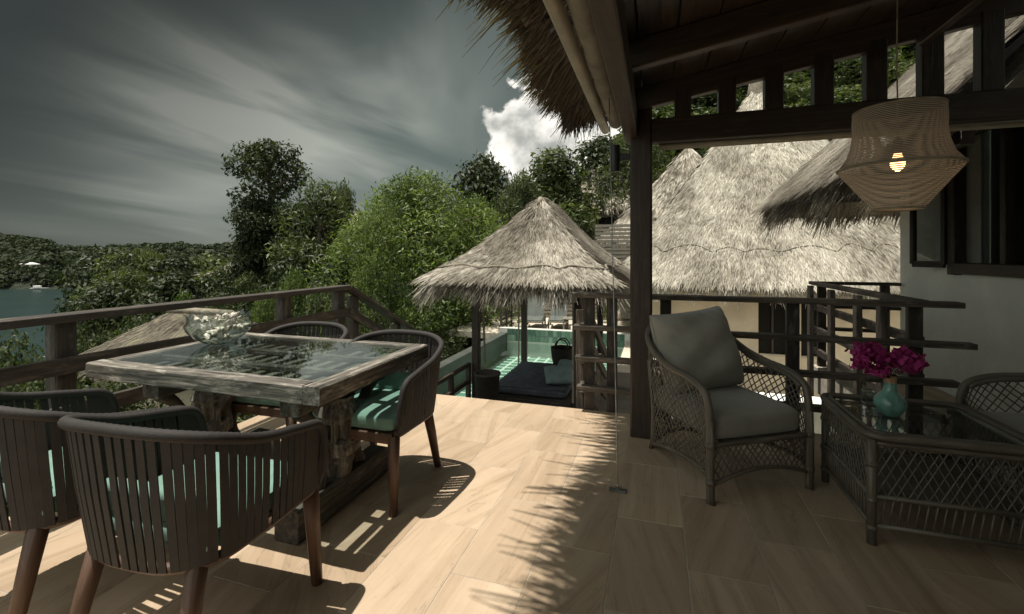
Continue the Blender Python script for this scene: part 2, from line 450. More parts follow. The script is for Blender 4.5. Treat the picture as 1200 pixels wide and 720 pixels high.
# ------------------------------------------------------------------ mesh helpers
class MB:
    """collects primitives; every vertex carries 'gr', its place along and across the grain"""
    def __init__(s):
        s.v, s.f, s.g = [], [], []
    def add(s, vs, fs, gs=None):
        o = len(s.v)
        s.v += [tuple(p) for p in vs]
        s.f += [tuple(i + o for i in f) for f in fs]
        if gs is None:
            gs = vs
        k = (random.random() * 20, random.random() * 20, random.random() * 20)
        s.g += [(a[0] + k[0], a[1] + k[1], a[2] + k[2]) for a in gs]
        return s
    def bar(s, p0, p1, w, h, up=(0, 0, 1), c=None, w1=None, h1=None):
        """square-cut timber from p0 to p1, w across, h along up, edges eased by c"""
        p0, p1 = Vector(p0), Vector(p1)
        d = (p1 - p0); L = d.length; d = d / L
        upv = Vector(up)
        if abs(d.dot(upv)) > 0.99:
            upv = Vector((0, 1, 0))
        sx = d.cross(upv).normalized()
        uz = sx.cross(d).normalized()
        w1 = w if w1 is None else w1
        h1 = h if h1 is None else h1
        if c is None:
            c = min(w, h, w1, h1) * 0.09
        vs, gs = [], []
        for (p, ww, hh, gl) in ((p0, w, h, 0.0), (p1, w1, h1, L)):
            a, bb = ww / 2, hh / 2
            for (x, y) in ((-a + c, -bb), (a - c, -bb), (a, -bb + c), (a, bb - c), (a - c, bb), (-a + c, bb), (-a, bb - c), (-a, -bb + c)):
                vs.append(p + sx * x + uz * y)
                gs.append((gl, x, y))
        fs = [(i, (i + 1) % 8, (i + 1) % 8 + 8, i + 8) for i in range(8)]
        fs += [tuple(reversed(range(8))), tuple(range(8, 16))]
        return s.add(vs, fs, gs)
    def box(s, c, size, ch=None):
        x, y, z = size
        c = Vector(c)
        if x >= y and x >= z:
            a = Vector((x / 2, 0, 0)); return s.bar(c - a, c + a, y, z, (0, 0, 1), ch)
        if y >= z:
            a = Vector((0, y / 2, 0)); return s.bar(c - a, c + a, x, z, (0, 0, 1), ch)
        a = Vector((0, 0, z / 2)); return s.bar(c - a, c + a, x, y, (0, 1, 0), ch)
    def tube(s, pts, r, n=8, closed=False, cap=True, flat=1.0):
        pts = [Vector(p) for p in pts]
        m = len(pts)
        rs = list(r) if hasattr(r, '__len__') else [r] * m
        tang = []
        for i in range(m):
            if closed:
                tg = pts[(i + 1) % m] - pts[i - 1]
            else:
                tg = pts[min(i + 1, m - 1)] - pts[max(i - 1, 0)]
            tang.append(tg.normalized())
        ref = Vector((0, 0, 1)) if abs(tang[0].z) < 0.9 else Vector((1, 0, 0))
        nrm = (ref - tang[0] * ref.dot(tang[0])).normalized()
        vs, gs = [], []
        L = 0.0
        for i in range(m):
            nrm = nrm - tang[i] * nrm.dot(tang[i])
            if nrm.length < 1e-6:
                nrm = tang[i].orthogonal()
            nrm.normalize()
            bn = tang[i].cross(nrm)
            if i:
                L += (pts[i] - pts[i - 1]).length
            for k in range(n):
                a = 2 * pi * k / n
                vs.append(pts[i] + nrm * (math.cos(a) * rs[i] * flat) + bn * (math.sin(a) * rs[i]))
                gs.append((L, math.cos(a) * rs[i], math.sin(a) * rs[i]))
        fs = []
        for i in range(m if closed else m - 1):
            j = (i + 1) % m
            for k in range(n):
                k2 = (k + 1) % n
                fs.append((i * n + k, i * n + k2, j * n + k2, j * n + k))
        if cap and not closed:
            fs.append(tuple(reversed(range(n))))
            fs.append(tuple(range((m - 1) * n, m * n)))
        return s.add(vs, fs, gs)
    def lathe(s, prof, n=24, c=(0, 0, 0), capb=True, capt=True):
        c = Vector(c)
        vs = []
        for (r, z) in prof:
            for k in range(n):
                a = 2 * pi * k / n
                vs.append(c + Vector((r * math.cos(a), r * math.sin(a), z)))
        fs = []
        m = len(prof)
        for i in range(m - 1):
            for k in range(n):
                k2 = (k + 1) % n
                fs.append((i * n + k, i * n + k2, (i + 1) * n + k2, (i + 1) * n + k))
        if capb:
            fs.append(tuple(reversed(range(n))))
        if capt:
            fs.append(tuple(range((m - 1) * n, m * n)))
        return s.add(vs, fs, [(p[2], p[0], p[1]) for p in vs])
    def quad(s, a, b, c, d):
        return s.add([a, b, c, d], [(0, 1, 2, 3)])
    def mesh(s, name, smooth=False):
        me = bpy.data.meshes.new(name)
        me.from_pydata(s.v, [], s.f)
        at = me.attributes.new('gr', 'FLOAT_VECTOR', 'POINT')
        at.data.foreach_set('vector', np.array(s.g, dtype=np.float32).ravel())
        if smooth:
            me.polygons.foreach_set('use_smooth', [True] * len(me.polygons))
        me.update()
        return me
    def build(s, name, mat, parent=None, smooth=False):
        return put(name, s.mesh(name, smooth), mat, parent)

def put(name, me, mat, parent=None):
    if mat and not me.materials:
        me.materials.append(MATS[mat])
    o = bpy.data.objects.new(name, me)
    COL.objects.link(o)
    if parent is not None:
        o.parent = parent
    return o

def np_mesh(name, V, Q, smooth=False):
    """V (n,3), Q (m,k) faces all with k corners"""
    me = bpy.data.meshes.new(name)
    V = np.asarray(V, dtype=np.float32); Q = np.asarray(Q, dtype=np.int32)
    me.vertices.add(len(V)); me.vertices.foreach_set('co', V.ravel())
    k = Q.shape[1]
    me.loops.add(Q.size); me.loops.foreach_set('vertex_index', Q.ravel())
    me.polygons.add(len(Q))
    me.polygons.foreach_set('loop_start', np.arange(0, Q.size, k, dtype=np.int32))
    me.polygons.foreach_set('loop_total', np.full(len(Q), k, dtype=np.int32))
    if smooth:
        me.polygons.foreach_set('use_smooth', np.ones(len(Q), dtype=bool))
    me.update(calc_edges=True)
    me.validate()
    return me

def tag(o, label=None, cat=None, group=None, kind=None):
    if label: o['label'] = label
    if cat: o['category'] = cat
    if group: o['group'] = group
    if kind: o['kind'] = kind
    return o

def thing(name, label, cat, vuz=(0, 0, 0), rot=0.0, group=None):
    """an Empty standing at (v, u, z), turned with the deck plus rot degrees; its parts are its children"""
    e = bpy.data.objects.new(name, None)
    e.empty_display_size = 0.1
    COL.objects.link(e)
    e.location = W(*vuz)
    e.rotation_euler = (0, 0, -TH + math.radians(rot))
    return tag(e, label, cat, group)

def turn(o, vuz=(0, 0, 0), rot=0.0):
    o.location = W(*vuz)
    o.rotation_euler = (0, 0, -TH + math.radians(rot))
    return o

def copy_tree(o, parent=None):
    c = o.copy()
    COL.objects.link(c)
    c.parent = parent
    for ch in o.children:
        copy_tree(ch, c)
    return c

def rbox(sx, sy, sz, r, n=8, bulge=0.0, mod=None):
    """soft box (cushion): grid cube pulled onto rounded edges"""
    bm = bmesh.new()
    bmesh.ops.create_cube(bm, size=2.0)
    bmesh.ops.subdivide_edges(bm, edges=bm.edges[:], cuts=n, use_grid_fill=True)
    hx, hy, hz = sx / 2, sy / 2, sz / 2
    for vt in bm.verts:
        def warp(q, h):      # pack the grid towards the edges
            return math.copysign(abs(q) ** 0.8, q) * h
        p = Vector((warp(vt.co.x, hx), warp(vt.co.y, hy), warp(vt.co.z, hz)))
        q = Vector((max(-hx + r, min(hx - r, p.x)), max(-hy + r, min(hy - r, p.y)), max(-hz + r, min(hz - r, p.z))))
        d = p - q
        if d.length > 1e-6:
            p = q + d.normalized() * min(r, d.length * 1.0 if d.length < r else r)
        if bulge:
            e = (1 - (p.x / hx) ** 2) * (1 - (p.y / hy) ** 2)
            p.z += math.copysign(1, p.z) * bulge * max(0, e) ** 0.6 if abs(p.z) > hz * 0.4 else 0
        if mod:
            p = mod(p)
        vt.co = p
    me = bpy.data.meshes.new('soft')
    bm.to_mesh(me); bm.free()
    me.polygons.foreach_set('use_smooth', [True] * len(me.polygons))
    return me

def catmull(pts, n):
    """n samples along a smooth curve through pts"""
    P = [np.array(p, dtype=float) for p in pts]
    P = [2 * P[0] - P[1]] + P + [2 * P[-1] - P[-2]]
    segs = len(P) - 3
    out = []
    for i in range(n):
        s = i / (n - 1) * segs
        k = min(int(s), segs - 1); f = s - k
        a, b_, c, d = P[k:k + 4]
        out.append(Vector(0.5 * ((2 * b_) + (-a + c) * f + (2 * a - 5 * b_ + 4 * c - d) * f * f + (-a + 3 * b_ - 3 * c + d) * f ** 3)))
    return out

def lerp(a, b, f):
    return a + (b - a) * f

# ------------------------------------------------------------------ terrain, sea, far land
def sst(x, a, b):
    t_ = np.clip((x - a) / (b - a), 0, 1)
    return t_ * t_ * (3 - 2 * t_)

def hnoise(x, y, s, seed=0):
    return (np.sin(x * s + 1.3 * seed) * np.cos(y * s * 1.17 + 2.1 * seed) + 0.5 * np.sin(x * s * 2.3 + y * s * 1.9 + seed) + 0.35 * np.cos(x * s * 4.1 - y * s * 3.7 + 2 * seed)) / 1.85

def terrain(v, u):
    v = np.asarray(v, dtype=float); u = np.asarray(u, dtype=float)
    z = -2.75 + 0 * v
    left = np.maximum(0, -6.0 - v)
    z = z - 0.24 * left - 0.10 * np.maximum(0, -30 - v)
    right = sst(v, -12, 0)
    z = z + right * 0.52 * np.maximum(0, u - 21.5) * (1 - 0.5 * sst(u, 45, 90))
    z = z - (1 - right) * 0.10 * np.maximum(0, u - 16)
    z = z + 0.35 * hnoise(v, u, 0.35) * sst(np.abs(v + 6) + np.maximum(0, u - 17), 0, 12) * sst(left + np.maximum(0, u - 19), 0, 3)
    return np.maximum(z, -27.0)

vs_ = np.concatenate([np.linspace(-230, -60, 35), np.linspace(-58, 40, 99), np.linspace(44, 120, 12)])
us_ = np.concatenate([np.linspace(-60, -4, 20), np.linspace(-2, 60, 63), np.linspace(64, 200, 30)])
VV, UU = np.meshgrid(vs_, us_)
ZZ = terrain(VV, UU)
nv_, nu_ = len(vs_), len(us_)
V3 = np.stack([VV.ravel(), UU.ravel(), ZZ.ravel()], 1)
ii = np.arange(nu_ - 1)[:, None] * nv_ + np.arange(nv_ - 1)[None, :]
Q = np.stack([ii, ii + 1, ii + 1 + nv_, ii + nv_], -1).reshape(-1, 4)
o = turn(put('ground', np_mesh('ground', V3, Q, True), 'undergrowth'))
tag(o, kind='structure')

mb = MB().quad((-3500, -300, -24), (3500, -300, -24), (3500, 4500, -24), (-3500, 4500, -24))
tag(mb.build('sea', 'sea'), kind='structure')

def ridge_land(name, az0, az1, prof, y0, y1, rough, seed, nA=260, nR=70, mat='far_wood'):
    """wooded land across the water; prof gives crest height above camera level by picture column"""
    A = np.linspace(az0, az1, nA); R_ = np.linspace(0, 1, nR)
    AA, RR = np.meshgrid(A, R_)
    Y = y0 + (y1 - y0) * RR
    X = AA * Y
    crest = np.interp(AA * F + HX, [p[0] for p in prof], [p[1] for p in prof])
    shape = np.sin(np.clip(RR * 1.25, 0, 1) * pi / 2) ** 0.8
    topz = CAMZ + (HY - crest) / F * (y0 + (y1 - y0) * 0.8)
    Z = -25 + (topz + 25) * shape
    bumps = np.zeros_like(Z)
    for k, (s, a) in enumerate(((0.035, 1.0), (0.09, 0.7), (0.21, 0.55), (0.47, 0.4))):
        bumps += a * hnoise(X, Y, s, seed + k)
    Z = Z + rough * bumps * sst(RR, 0.0, 0.12) + rough * 0.5 * rng.random(Z.shape) * sst(RR, 0, 0.1)
    V = np.stack([X.ravel(), Y.ravel(), Z.ravel()], 1)
    ii = np.arange(nR - 1)[:, None] * nA + np.arange(nA - 1)[None, :]
    Q = np.stack([ii, ii + 1, ii + 1 + nA, ii + nA], -1).reshape(-1, 4)
    return put(name, np_mesh(name, V, Q), mat)
o = ridge_land('hills', -1.75, 0.5, [(-330, 282), (0, 291), (60, 294), (110, 294), (160, 292), (215, 291), (260, 292), (310, 289), (420, 284), (600, 288), (870, 294)], 520, 900, 2.6, 3)
tag(o, kind='structure')
o = ridge_land('headland', -1.75, -0.985, [(-330, 262), (-60, 274), (0, 281), (30, 286), (55, 290), (72, 318), (78, 334)], 322, 470, 1.6, 9, 170, 50)
tag(o, kind='structure')

def far_trees(land, n, size, leaf, seed):
    """tree crowns standing on the far land, too far off to count"""
    r = np.random.default_rng(seed)
    me = land.data
    co = np.empty(len(me.vertices) * 3, dtype=np.float32); me.vertices.foreach_get('co', co); co = co.reshape(-1, 3)
    co = co[co[:, 2] > -22.5]
    pick = co[r.integers(0, len(co), n)] + r.normal(0, 1.5, (n, 3)) * np.array([[1, 1, 0.1]])
    rad = size * r.uniform(0.5, 1.3, n)
    k = 46
    d = r.normal(0, 1, (n, k, 3)); d /= np.linalg.norm(d, axis=2)[:, :, None]
    d[:, :, 2] = np.abs(d[:, :, 2]) * 0.9 - 0.1
    P = (pick[:, None, :] + d * rad[:, None, None] * r.uniform(0.75, 1.1, (n, k, 1))).reshape(-1, 3)
    P[:, 2] += np.repeat(rad * 0.35, k)
    nn = d.reshape(-1, 3) + r.normal(0, 0.4, (n * k, 3)); nn /= np.linalg.norm(nn, axis=1)[:, None]
    t1 = np.cross(nn, r.normal(0, 1, (n * k, 3))); t1 /= np.linalg.norm(t1, axis=1)[:, None]
    t2 = np.cross(nn, t1)
    s_ = leaf * r.uniform(0.5, 1.4, (n * k, 1))
    V = np.stack([P - t1 * s_, P - t2 * s_, P + t1 * s_, P + t2 * s_], 1).reshape(-1, 3)
    o = put('far_forest', np_mesh('far_forest', V, np.arange(len(V)).reshape(-1, 4)), 'leaf_far')
    return tag(o, 'dense green woodland covering the far shore', 'woodland', kind='stuff')
far_trees(bpy.data.objects['hills'], 2600, 6.0, 2.0, 5)
far_trees(bpy.data.objects['headland'], 2000, 4.2, 1.3, 6)

# ------------------------------------------------------------------ deck
mb = MB()
mb.box((-0.225, 1.1, -0.1515), (5.65, 5.40, 0.30), 0.01)
mb.box((2.18, 4.99, -0.1515), (0.84, 2.36, 0.30), 0.01)
deck = turn(mb.build('deck_floor', 'grout'))
tag(deck, kind='structure')
TW, TL = 0.3066, 0.6140
def tile_mesh(w, l):
    g, c, h = 0.0017, 0.0015, 0.036
    a, b_ = w / 2 - g, l / 2 - g
    vs = [(x, y, z) for z, e in ((-h, 0), (-c, 0), (0, c)) for (x, y) in ((-a + e, -b_ + e), (a - e, -b_ + e), (a - e, b_ - e), (-a + e, b_ - e))]
    fs = [(0 + i, (i + 1) % 4, 4 + (i + 1) % 4, 4 + i) for i in range(4)] + [(4 + i, 4 + (i + 1) % 4, 8 + (i + 1) % 4, 8 + i) for i in range(4)] + [(8, 9, 10, 11)]
    mb = MB(); mb.add(vs, fs)
    return mb.mesh('tile')
tile_cache = {}
for k in range(-11, 9):
    v0 = 0.124 + (k - 1) * TW
    a, b_ = max(v0, -3.05), min(v0 + TW, 2.60)
    if b_ - a < 0.05:
        continue
    sh = 0.0 if k % 2 == 0 else TL / 2
    for j in range(-8, 8):
        u0 = 2.304 + sh + j * TL
        lim = 6.17 if a > 1.74 else 3.805
        c_, d_ = max(u0, -1.6), min(u0 + TL, lim)
        if d_ - c_ < 0.05:
            continue
        key = (round(b_ - a, 3), round(d_ - c_, 3))
        if key not in tile_cache:
            me = tile_mesh(*key); me.materials.append(MATS['sandstone']); tile_cache[key] = me
        o = put('tile', tile_cache[key], None, deck)
        o.location = ((a + b_) / 2, (c_ + d_) / 2, random.uniform(-0.0006, 0.0006))
        o.rotation_euler = (random.uniform(-1, 1) * 0.0007, random.uniform(-1, 1) * 0.0007, random.choice((0, pi)) if True else 0)
# deck footing and the lower ground
mb = MB(); mb.box((-0.225, 1.05, -1.55), (5.45, 5.2, 2.4), 0.02); mb.box((2.18, 4.9, -1.55), (0.7, 2.3, 2.4), 0.02)
tag(turn(mb.build('deck_footing', 'concrete')), 'grey concrete base wall carrying the tiled deck', 'wall')

# stairs down to the pool terrace
st = thing('staircase', 'wide timber stairs leading down from the deck edge to the pool', 'stairs')
for k in range(7):
    MB().box((-1.79, 3.97 + 0.3 * k, -0.185 - 0.155 * k), (2.26, 0.31, 0.05)).build('tread', 'dark_timber', st)
for v in (-2.86, -0.72):
    MB().bar((v, 3.83, -0.28), (v, 5.95, -1.33), 0.05, 0.22).build('stringer', 'dark_timber', st)

# ------------------------------------------------------------------ deck railings
HR = (0.98, 0.712, 0.456, 0.213)
left = thing('deck_railing', 'long weathered timber railing along the side of the deck above the treetops', 'railing')
MB().bar((-2.98, -1.6, 0.962), (-2.98, 3.87, 0.962), 0.125, 0.042).build('top_rail', 'rail_timber', left)
for z in (0.712, 0.46, 0.21):
    MB().bar((-2.955, -1.6, z), (-2.955, 3.86, z), 0.035, 0.085).build('rail', 'rail_timber', left)
for u in (0.08, 1.585, 3.10, 3.80):
    MB().bar((-3.02, u, -0.04), (-3.02, u, 0.94), 0.095, 0.095).build('post', 'rail_timber', left)
SL = 0.504
sr = thing('stair_railing', 'sloping timber handrail going down the stairs from the deck corner', 'railing')
MB().bar((-2.98, 3.88, 0.962), (-2.98, 5.75, 0.962 - SL * 1.87), 0.115, 0.042).build('top_rail', 'rail_timber', sr)
MB().bar((-2.955, 3.88, 0.712), (-2.955, 5.75, 0.712 - SL * 1.87), 0.035, 0.085).build('rail', 'rail_timber', sr)
for u in (4.03, 4.85, 5.70):
    zt = 0.94 - SL * (u - 3.88)
    MB().bar((-3.02, u, -0.1 - 0.52 * (u - 3.8)), (-3.02, u, zt), 0.09, 0.09).build('post', 'rail_timber', sr)
pr = thing('pool_railing', 'low dark timber railing running along the pool edge to the thatched pavilion', 'railing')
for z in (-0.44, -0.70, -0.95):
    MB().bar((-2.80, 5.2, z), (-2.80, 6.62, z), 0.045, 0.06).build('rail', 'dark_timber', pr)
for u in (5.25, 5.95, 6.58):
    MB().bar((-2.80, u, -1.16), (-2.80, u, -0.42), 0.07, 0.07).build('post', 'dark_timber', pr)

rr_ = thing('deck_railing', 'dark timber four-rail railing behind the rattan armchairs, its rail ends sticking out', 'railing')
for k, z in enumerate(HR):
    e1 = (1.92, 1.99, 1.90, 1.84)[k]
    MB().bar((-0.66 + 0.012 * k, 3.765, z - 0.02), (e1, 3.765, z - 0.02), 0.11 if k == 0 else 0.085, 0.038).build('rail', 'lit_weathered_plank', rr_)
for v in (-0.53, -0.345, 0.074, 0.962, 1.70):
    MB().bar((v, 3.832, -0.16), (v, 3.832, 0.942), 0.085, 0.045, up=(0, 1, 0)).build('post', 'rail_timber', rr_)
sr2 = thing('stair_railing', 'stepped timber railing of sloping planks going down beside the hanging daybed', 'railing')
for k, z in enumerate(HR):
    MB().bar((-0.60, 3.86, z - 0.04), (-0.60, 5.75, z - 0.04 - SL * 1.75), 0.035, 0.095).build('rail', 'lit_weathered_plank', sr2)
for u in (4.06, 4.72, 5.40):
    MB().bar((-0.645, u, -0.35 - 0.5 * (u - 3.8)), (-0.645, u, 0.93 - SL * (u - 3.8)), 0.07, 0.045).build('post', 'lit_weathered_plank', sr2)

br_ = thing('balcony_railing', 'timber railing of pale-edged posts going back beside the plastered wall', 'railing')
for k, z in enumerate(HR):
    MB().bar((1.74, 3.84, z - 0.018), (1.74, 6.0, z - 0.018), 0.10 if k == 0 else 0.045, 0.036 if k == 0 else 0.07).build('rail', 'rail_timber', br_)
for u in (4.22, 4.66, 5.28, 5.92):
    MB().bar((1.665, u, -0.30), (1.665, u, 0.94), 0.045, 0.085).build('post', 'rail_timber', br_)
for k, z in enumerate(HR[:3]):
    MB().bar((1.70, 6.07, z - 0.018), (2.56, 6.07, z - 0.018), 0.08, 0.036).build('end_rail', 'rail_timber', br_)
for v in (1.83, 2.44):
    MB().bar((v, 6.11, -0.30), (v, 6.11, 0.94), 0.085, 0.045, up=(0, 1, 0)).build('post', 'rail_timber', br_)

# ------------------------------------------------------------------ pool and its terraces
PG = -1.15
mb = MB(); mb.box((-1.0, 7.3, PG - 0.10), (3.72, 4.6, 0.20), 0.01)
tag(turn(mb.build('pool_terrace', 'dark_paving')), kind='structure')
mb = MB(); mb.box((-2.0, 15.3, PG - 0.10), (8.6, 4.1, 0.20), 0.01)
tag(turn(mb.build('sun_terrace', 'pale_paving')), kind='structure')
mb = MB()
v0, v1, u0, u1, zb = -4.3, -0.9, 5.0, 13.1, -1.78
mb.quad((v0, u0, zb), (v1, u0, zb), (v1, u1, zb), (v0, u1, zb))
pool = turn(mb.build('pool_floor', 'pool_tile')); tag(pool, kind='structure')
wl = thing('pool_wall', 'green tiled rim around the swimming pool', 'pool rim')
MB().box(((v0 + v1) / 2, u1 + 0.11, -1.50), (v1 - v0 + 0.5, 0.22, 1.10), 0.004).build('wall', 'white_frame', wl)
MB().box((v0 - 0.125, (u0 + u1) / 2, -1.58), (0.25, u1 - u0, 0.98), 0.01).build('wall', 'pool_coping', wl)
# the far rim is faced with upright green tiles
rim_m, rt, rb = newmat('rim_tile')
oi = rt.new('ShaderNodeObjectInfo')
rt.link(rt.ramp(oi.outputs['Random'], [(0.0, (0.055, 0.11, 0.082)), (0.6, (0.11, 0.185, 0.14)), (1.0, (0.20, 0.28, 0.22))]), rb.inputs['Base Color'])
rb.inputs['Roughness'].default_value = 0.25
tm = MB().box((0, 0, 0), (0.117, 0.025, 0.172), 0.004).mesh('tile'); tm.materials.append(rim_m)
for k in range(27):
    for row in range(2):
        o = put('tile', tm, None, wl)
        o.location = (v0 + 0.07 + k * 0.128, u1 - 0.010, -1.055 - row * 0.185)
mb = MB().quad((v0, u0, -1.36), (v1, u0, -1.36), (v1, u1 - 0.03, -1.36), (v0, u1 - 0.03, -1.36))
tag(turn(mb.build('pool_water', 'pool_water')), kind='structure')
mb = MB(); mb.box((0.35, 11.45, PG - 0.10), (2.3, 3.6, 0.20), 0.01)
tag(turn(mb.build('side_terrace', 'pale_paving')), kind='structure')
mb = MB(); mb.box((6.7, 10.0, -2.42), (9.6, 15, 0.16), 0.01)
tag(turn(mb.build('courtyard', 'pale_paving')), kind='structure')

# ------------------------------------------------------------------ thatch
def strands(P0, D, Nn, L, w, lift, rs):
    """thin straw blades: base P0, direction D, surface normal Nn (all n,3)"""
    n = len(P0)
    A = np.cross(D, Nn); A /= np.linalg.norm(A, axis=1)[:, None] + 1e-9
    L = np.asarray(L)[:, None]; w = np.asarray(w)[:, None]
    tip = P0 + D * L + Nn * lift[:, None]
    mid = P0 + D * L * 0.5 + Nn * (lift * 0.75 + 0.004)[:, None]
    V = np.stack([P0 - A * w / 2, P0 + A * w / 2, mid + A * w / 2, mid - A * w / 2, tip + A * w * 0.15, tip - A * w * 0.15], 1).reshape(-1, 3)
    b0 = np.arange(n)[:, None] * 6
    Q = np.concatenate([b0 + np.array([[0, 1, 2, 3]]), b0 + np.array([[3, 2, 4, 5]])], 0)
    return V, Q

def roof_pt(pl, s, t_, sag):
    eA, eB, tA, tB = [np.array(p, dtype=float) for p in pl]
    e = eA + (eB - eA) * s[:, None]; tp = tA + (tB - tA) * s[:, None]
    P = e + (tp - e) * t_[:, None]
    n = np.cross(eB - eA, tA - eA) if np.linalg.norm(tA - tB) < 1e-6 else np.cross(eB - eA, (tA + tB) / 2 - (eA + eB) / 2)
    n = n / np.linalg.norm(n)
    if n[2] < 0: n = -n
    P = P - np.array([[0, 0, 1.0]]) * (sag * 1.25 * np.sin(pi * t_))[:, None]
    d = e - tp; d = d / (np.linalg.norm(d, axis=1)[:, None] + 1e-9)
    # follow the sagging surface
    sl = np.linalg.norm(e - tp, axis=1)
    d = d + np.array([[0, 0, 1.0]]) * (sag * 1.25 * pi * np.cos(pi * t_) / np.maximum(sl, 0.3))[:, None]
    d /= np.linalg.norm(d, axis=1)[:, None]
    return P, d, np.repeat(n[None, :], len(s), 0)

def thatch(root, planes, dens, L, w, sag=0.0, thick=0.16, fringe=1.0, fl=0.28, mat='straw', lift=0.03, name='thatch', jit=0.13, droop=0.5):
    # solid bed under the straw
    mb = MB()
    G_ = 8
    for pl in planes:
        g = np.linspace(0, 1, G_ + 1)
        SS, TT = np.meshgrid(g, g)
        P, _, n = roof_pt(pl, SS.ravel(), TT.ravel(), sag)
        top = [Vector(p) for p in P]; bot = [Vector(p) - Vector((0, 0, thick)) for p in P]
        m = (G_ + 1) ** 2
        fs = []
        for i in range(G_):
            for j in range(G_):
                a = i * (G_ + 1) + j
                fs.append((a, a + 1, a + G_ + 2, a + G_ + 1))
                fs.append((m + a + G_ + 1, m + a + G_ + 2, m + a + 1, m + a))
        for j in range(G_):
            fs.append((j, m + j, m + j + 1, j + 1))
        mb.add(top + bot, fs)
    mb.build('roof_bed', 'straw_bed', root, True)
    allV, allQ, off = [], [], 0
    for pl in planes:
        eA, eB, tA, tB = [np.array(p, dtype=float) for p in pl]
        we, wt = np.linalg.norm(eB - eA), np.linalg.norm(tB - tA)
        slope = np.linalg.norm((eA + eB) / 2 - (tA + tB) / 2)
        n = int(dens * (we + wt) / 2 * slope)
        s = rng.random(n * 3); t_ = rng.random(n * 3)
        keep = rng.random(n * 3) < ((1 - t_) * we + t_ * wt) / max(we, wt)
        s, t_ = s[keep][:n], t_[keep][:n]
        P, d, nn = roof_pt(pl, s, t_, sag)
        ax = (eB - eA) / we
        clump = np.sin(s * we * 5.3 + 2.2 * np.sin(t_ * 9)) * 0.05
        d = d + ax[None, :] * (rng.normal(0, jit, len(s)) + clump)[:, None]
        d /= np.linalg.norm(d, axis=1)[:, None]
        V, Q = strands(P + nn * (rng.random(len(s)) * 0.02)[:, None], d, nn, L * rng.uniform(0.5, 1.25, len(s)), w * rng.uniform(0.5, 1.3, len(s)), lift * rng.uniform(0.2, 1.6, len(s)), None)
        allV.append(V); allQ.append(Q + off); off += len(V)
        if fringe:
            m = int(fringe * we * 300)
            s = rng.random(m); t_ = rng.random(m) ** 2 * 0.10
            P, d, nn = roof_pt(pl, s, t_, sag)
            P = P - np.array([0, 0, 1.0]) * (rng.random(m) ** 1.3 * thick)[:, None]
            d = d * (1 - droop) + np.array([0, 0, -droop]) + rng.normal(0, 0.13, (m, 3))
            d /= np.linalg.norm(d, axis=1)[:, None]
            ln = fl * rng.uniform(0.45, 1.25, m) * (0.85 + 0.3 * np.sin(s * we * 7 + np.sin(s * we * 3)))
            V, Q = strands(P, d, nn, ln, w * rng.uniform(0.5, 1.2, m), 0.01 * rng.random(m), None)
            allV.append(V); allQ.append(Q + off); off += len(V)
    me = np_mesh(name, np.concatenate(allV), np.concatenate(allQ))
    o = put(name, me, mat, root)
    o['kind'] = 'stuff'
    return o

def hip(hv, hu, ez, pz, rv=0.0, ru=0.05):
    """four planes of a hip roof centred on the origin"""
    c = [(-hv, -hu, ez), (hv, -hu, ez), (hv, hu, ez), (-hv, hu, ez)]
    tA, tB, tC, tD = (-rv, -ru, pz), (rv, -ru, pz), (rv, ru, pz), (-rv, ru, pz)
    return [(c[0], c[1], tA, tB), (c[1], c[2], tB, tC), (c[2], c[3], tC, tD), (c[3], c[0], tD, tA)]

def scallop(root, pl, t0, amp, n, r, sag, mat='straw_bed', name='binding_rope'):
    """rope that pins the straw down in shallow swags along the eave"""
    s = np.linspace(0.0, 1.0, n * 10 + 1)
    t_ = t0 + amp * np.abs(np.sin((s + 0.02 * np.sin(s * 17)) * n * pi)) * (0.8 + 0.3 * np.sin(s * 11))
    P, d, nn = roof_pt(pl, s, t_, sag)
    MB().tube([Vector(p) for p in P + nn * r * 2.6], r, 5).build(name, mat, root, True)

# pavilion over the hanging daybed
sala = thing('thatched_pavilion', 'small open pavilion with pointed thatched roof on dark posts beside the pool', 'pavilion', (-1.90, 8.065, 0))
for a in (-0.81, 0.81):
    for c in (-1.375, 1.375):
        MB().bar((a, c, PG), (a, c, 0.98), 0.115, 0.115, up=(0, 1, 0)).build('post', 'dark_timber', sala)
for a in (-0.81, 0.81):
    MB().bar((a, -1.6, 0.90), (a, 1.6, 0.90), 0.08, 0.14).build('beam', 'dark_timber', sala)
for c in (-1.375, 1.375):
    MB().bar((-1.0, c, 1.02), (1.0, c, 1.02), 0.08, 0.12).build('beam', 'dark_timber', sala)
spl = hip(1.42, 1.98, 0.93, 2.24, 0.06, 0.45)
thatch(sala, spl, 3600, 0.24, 0.0095, 0.10, 0.16, 4.0, 0.30, 'straw', 0.028, jit=0.2)
for pl in spl:
    scallop(sala, pl, 0.13, 0.05, 4, 0.018, 0.10)
MB().tube([(0, -0.62, 2.13), (0, -0.45, 2.235), (0, 0.0, 2.26), (0, 0.45, 2.235), (0, 0.62, 2.13)], [0.02, 0.05, 0.055, 0.05, 0.02], 10).build('ridge_cap', 'straw_bed', sala, True)

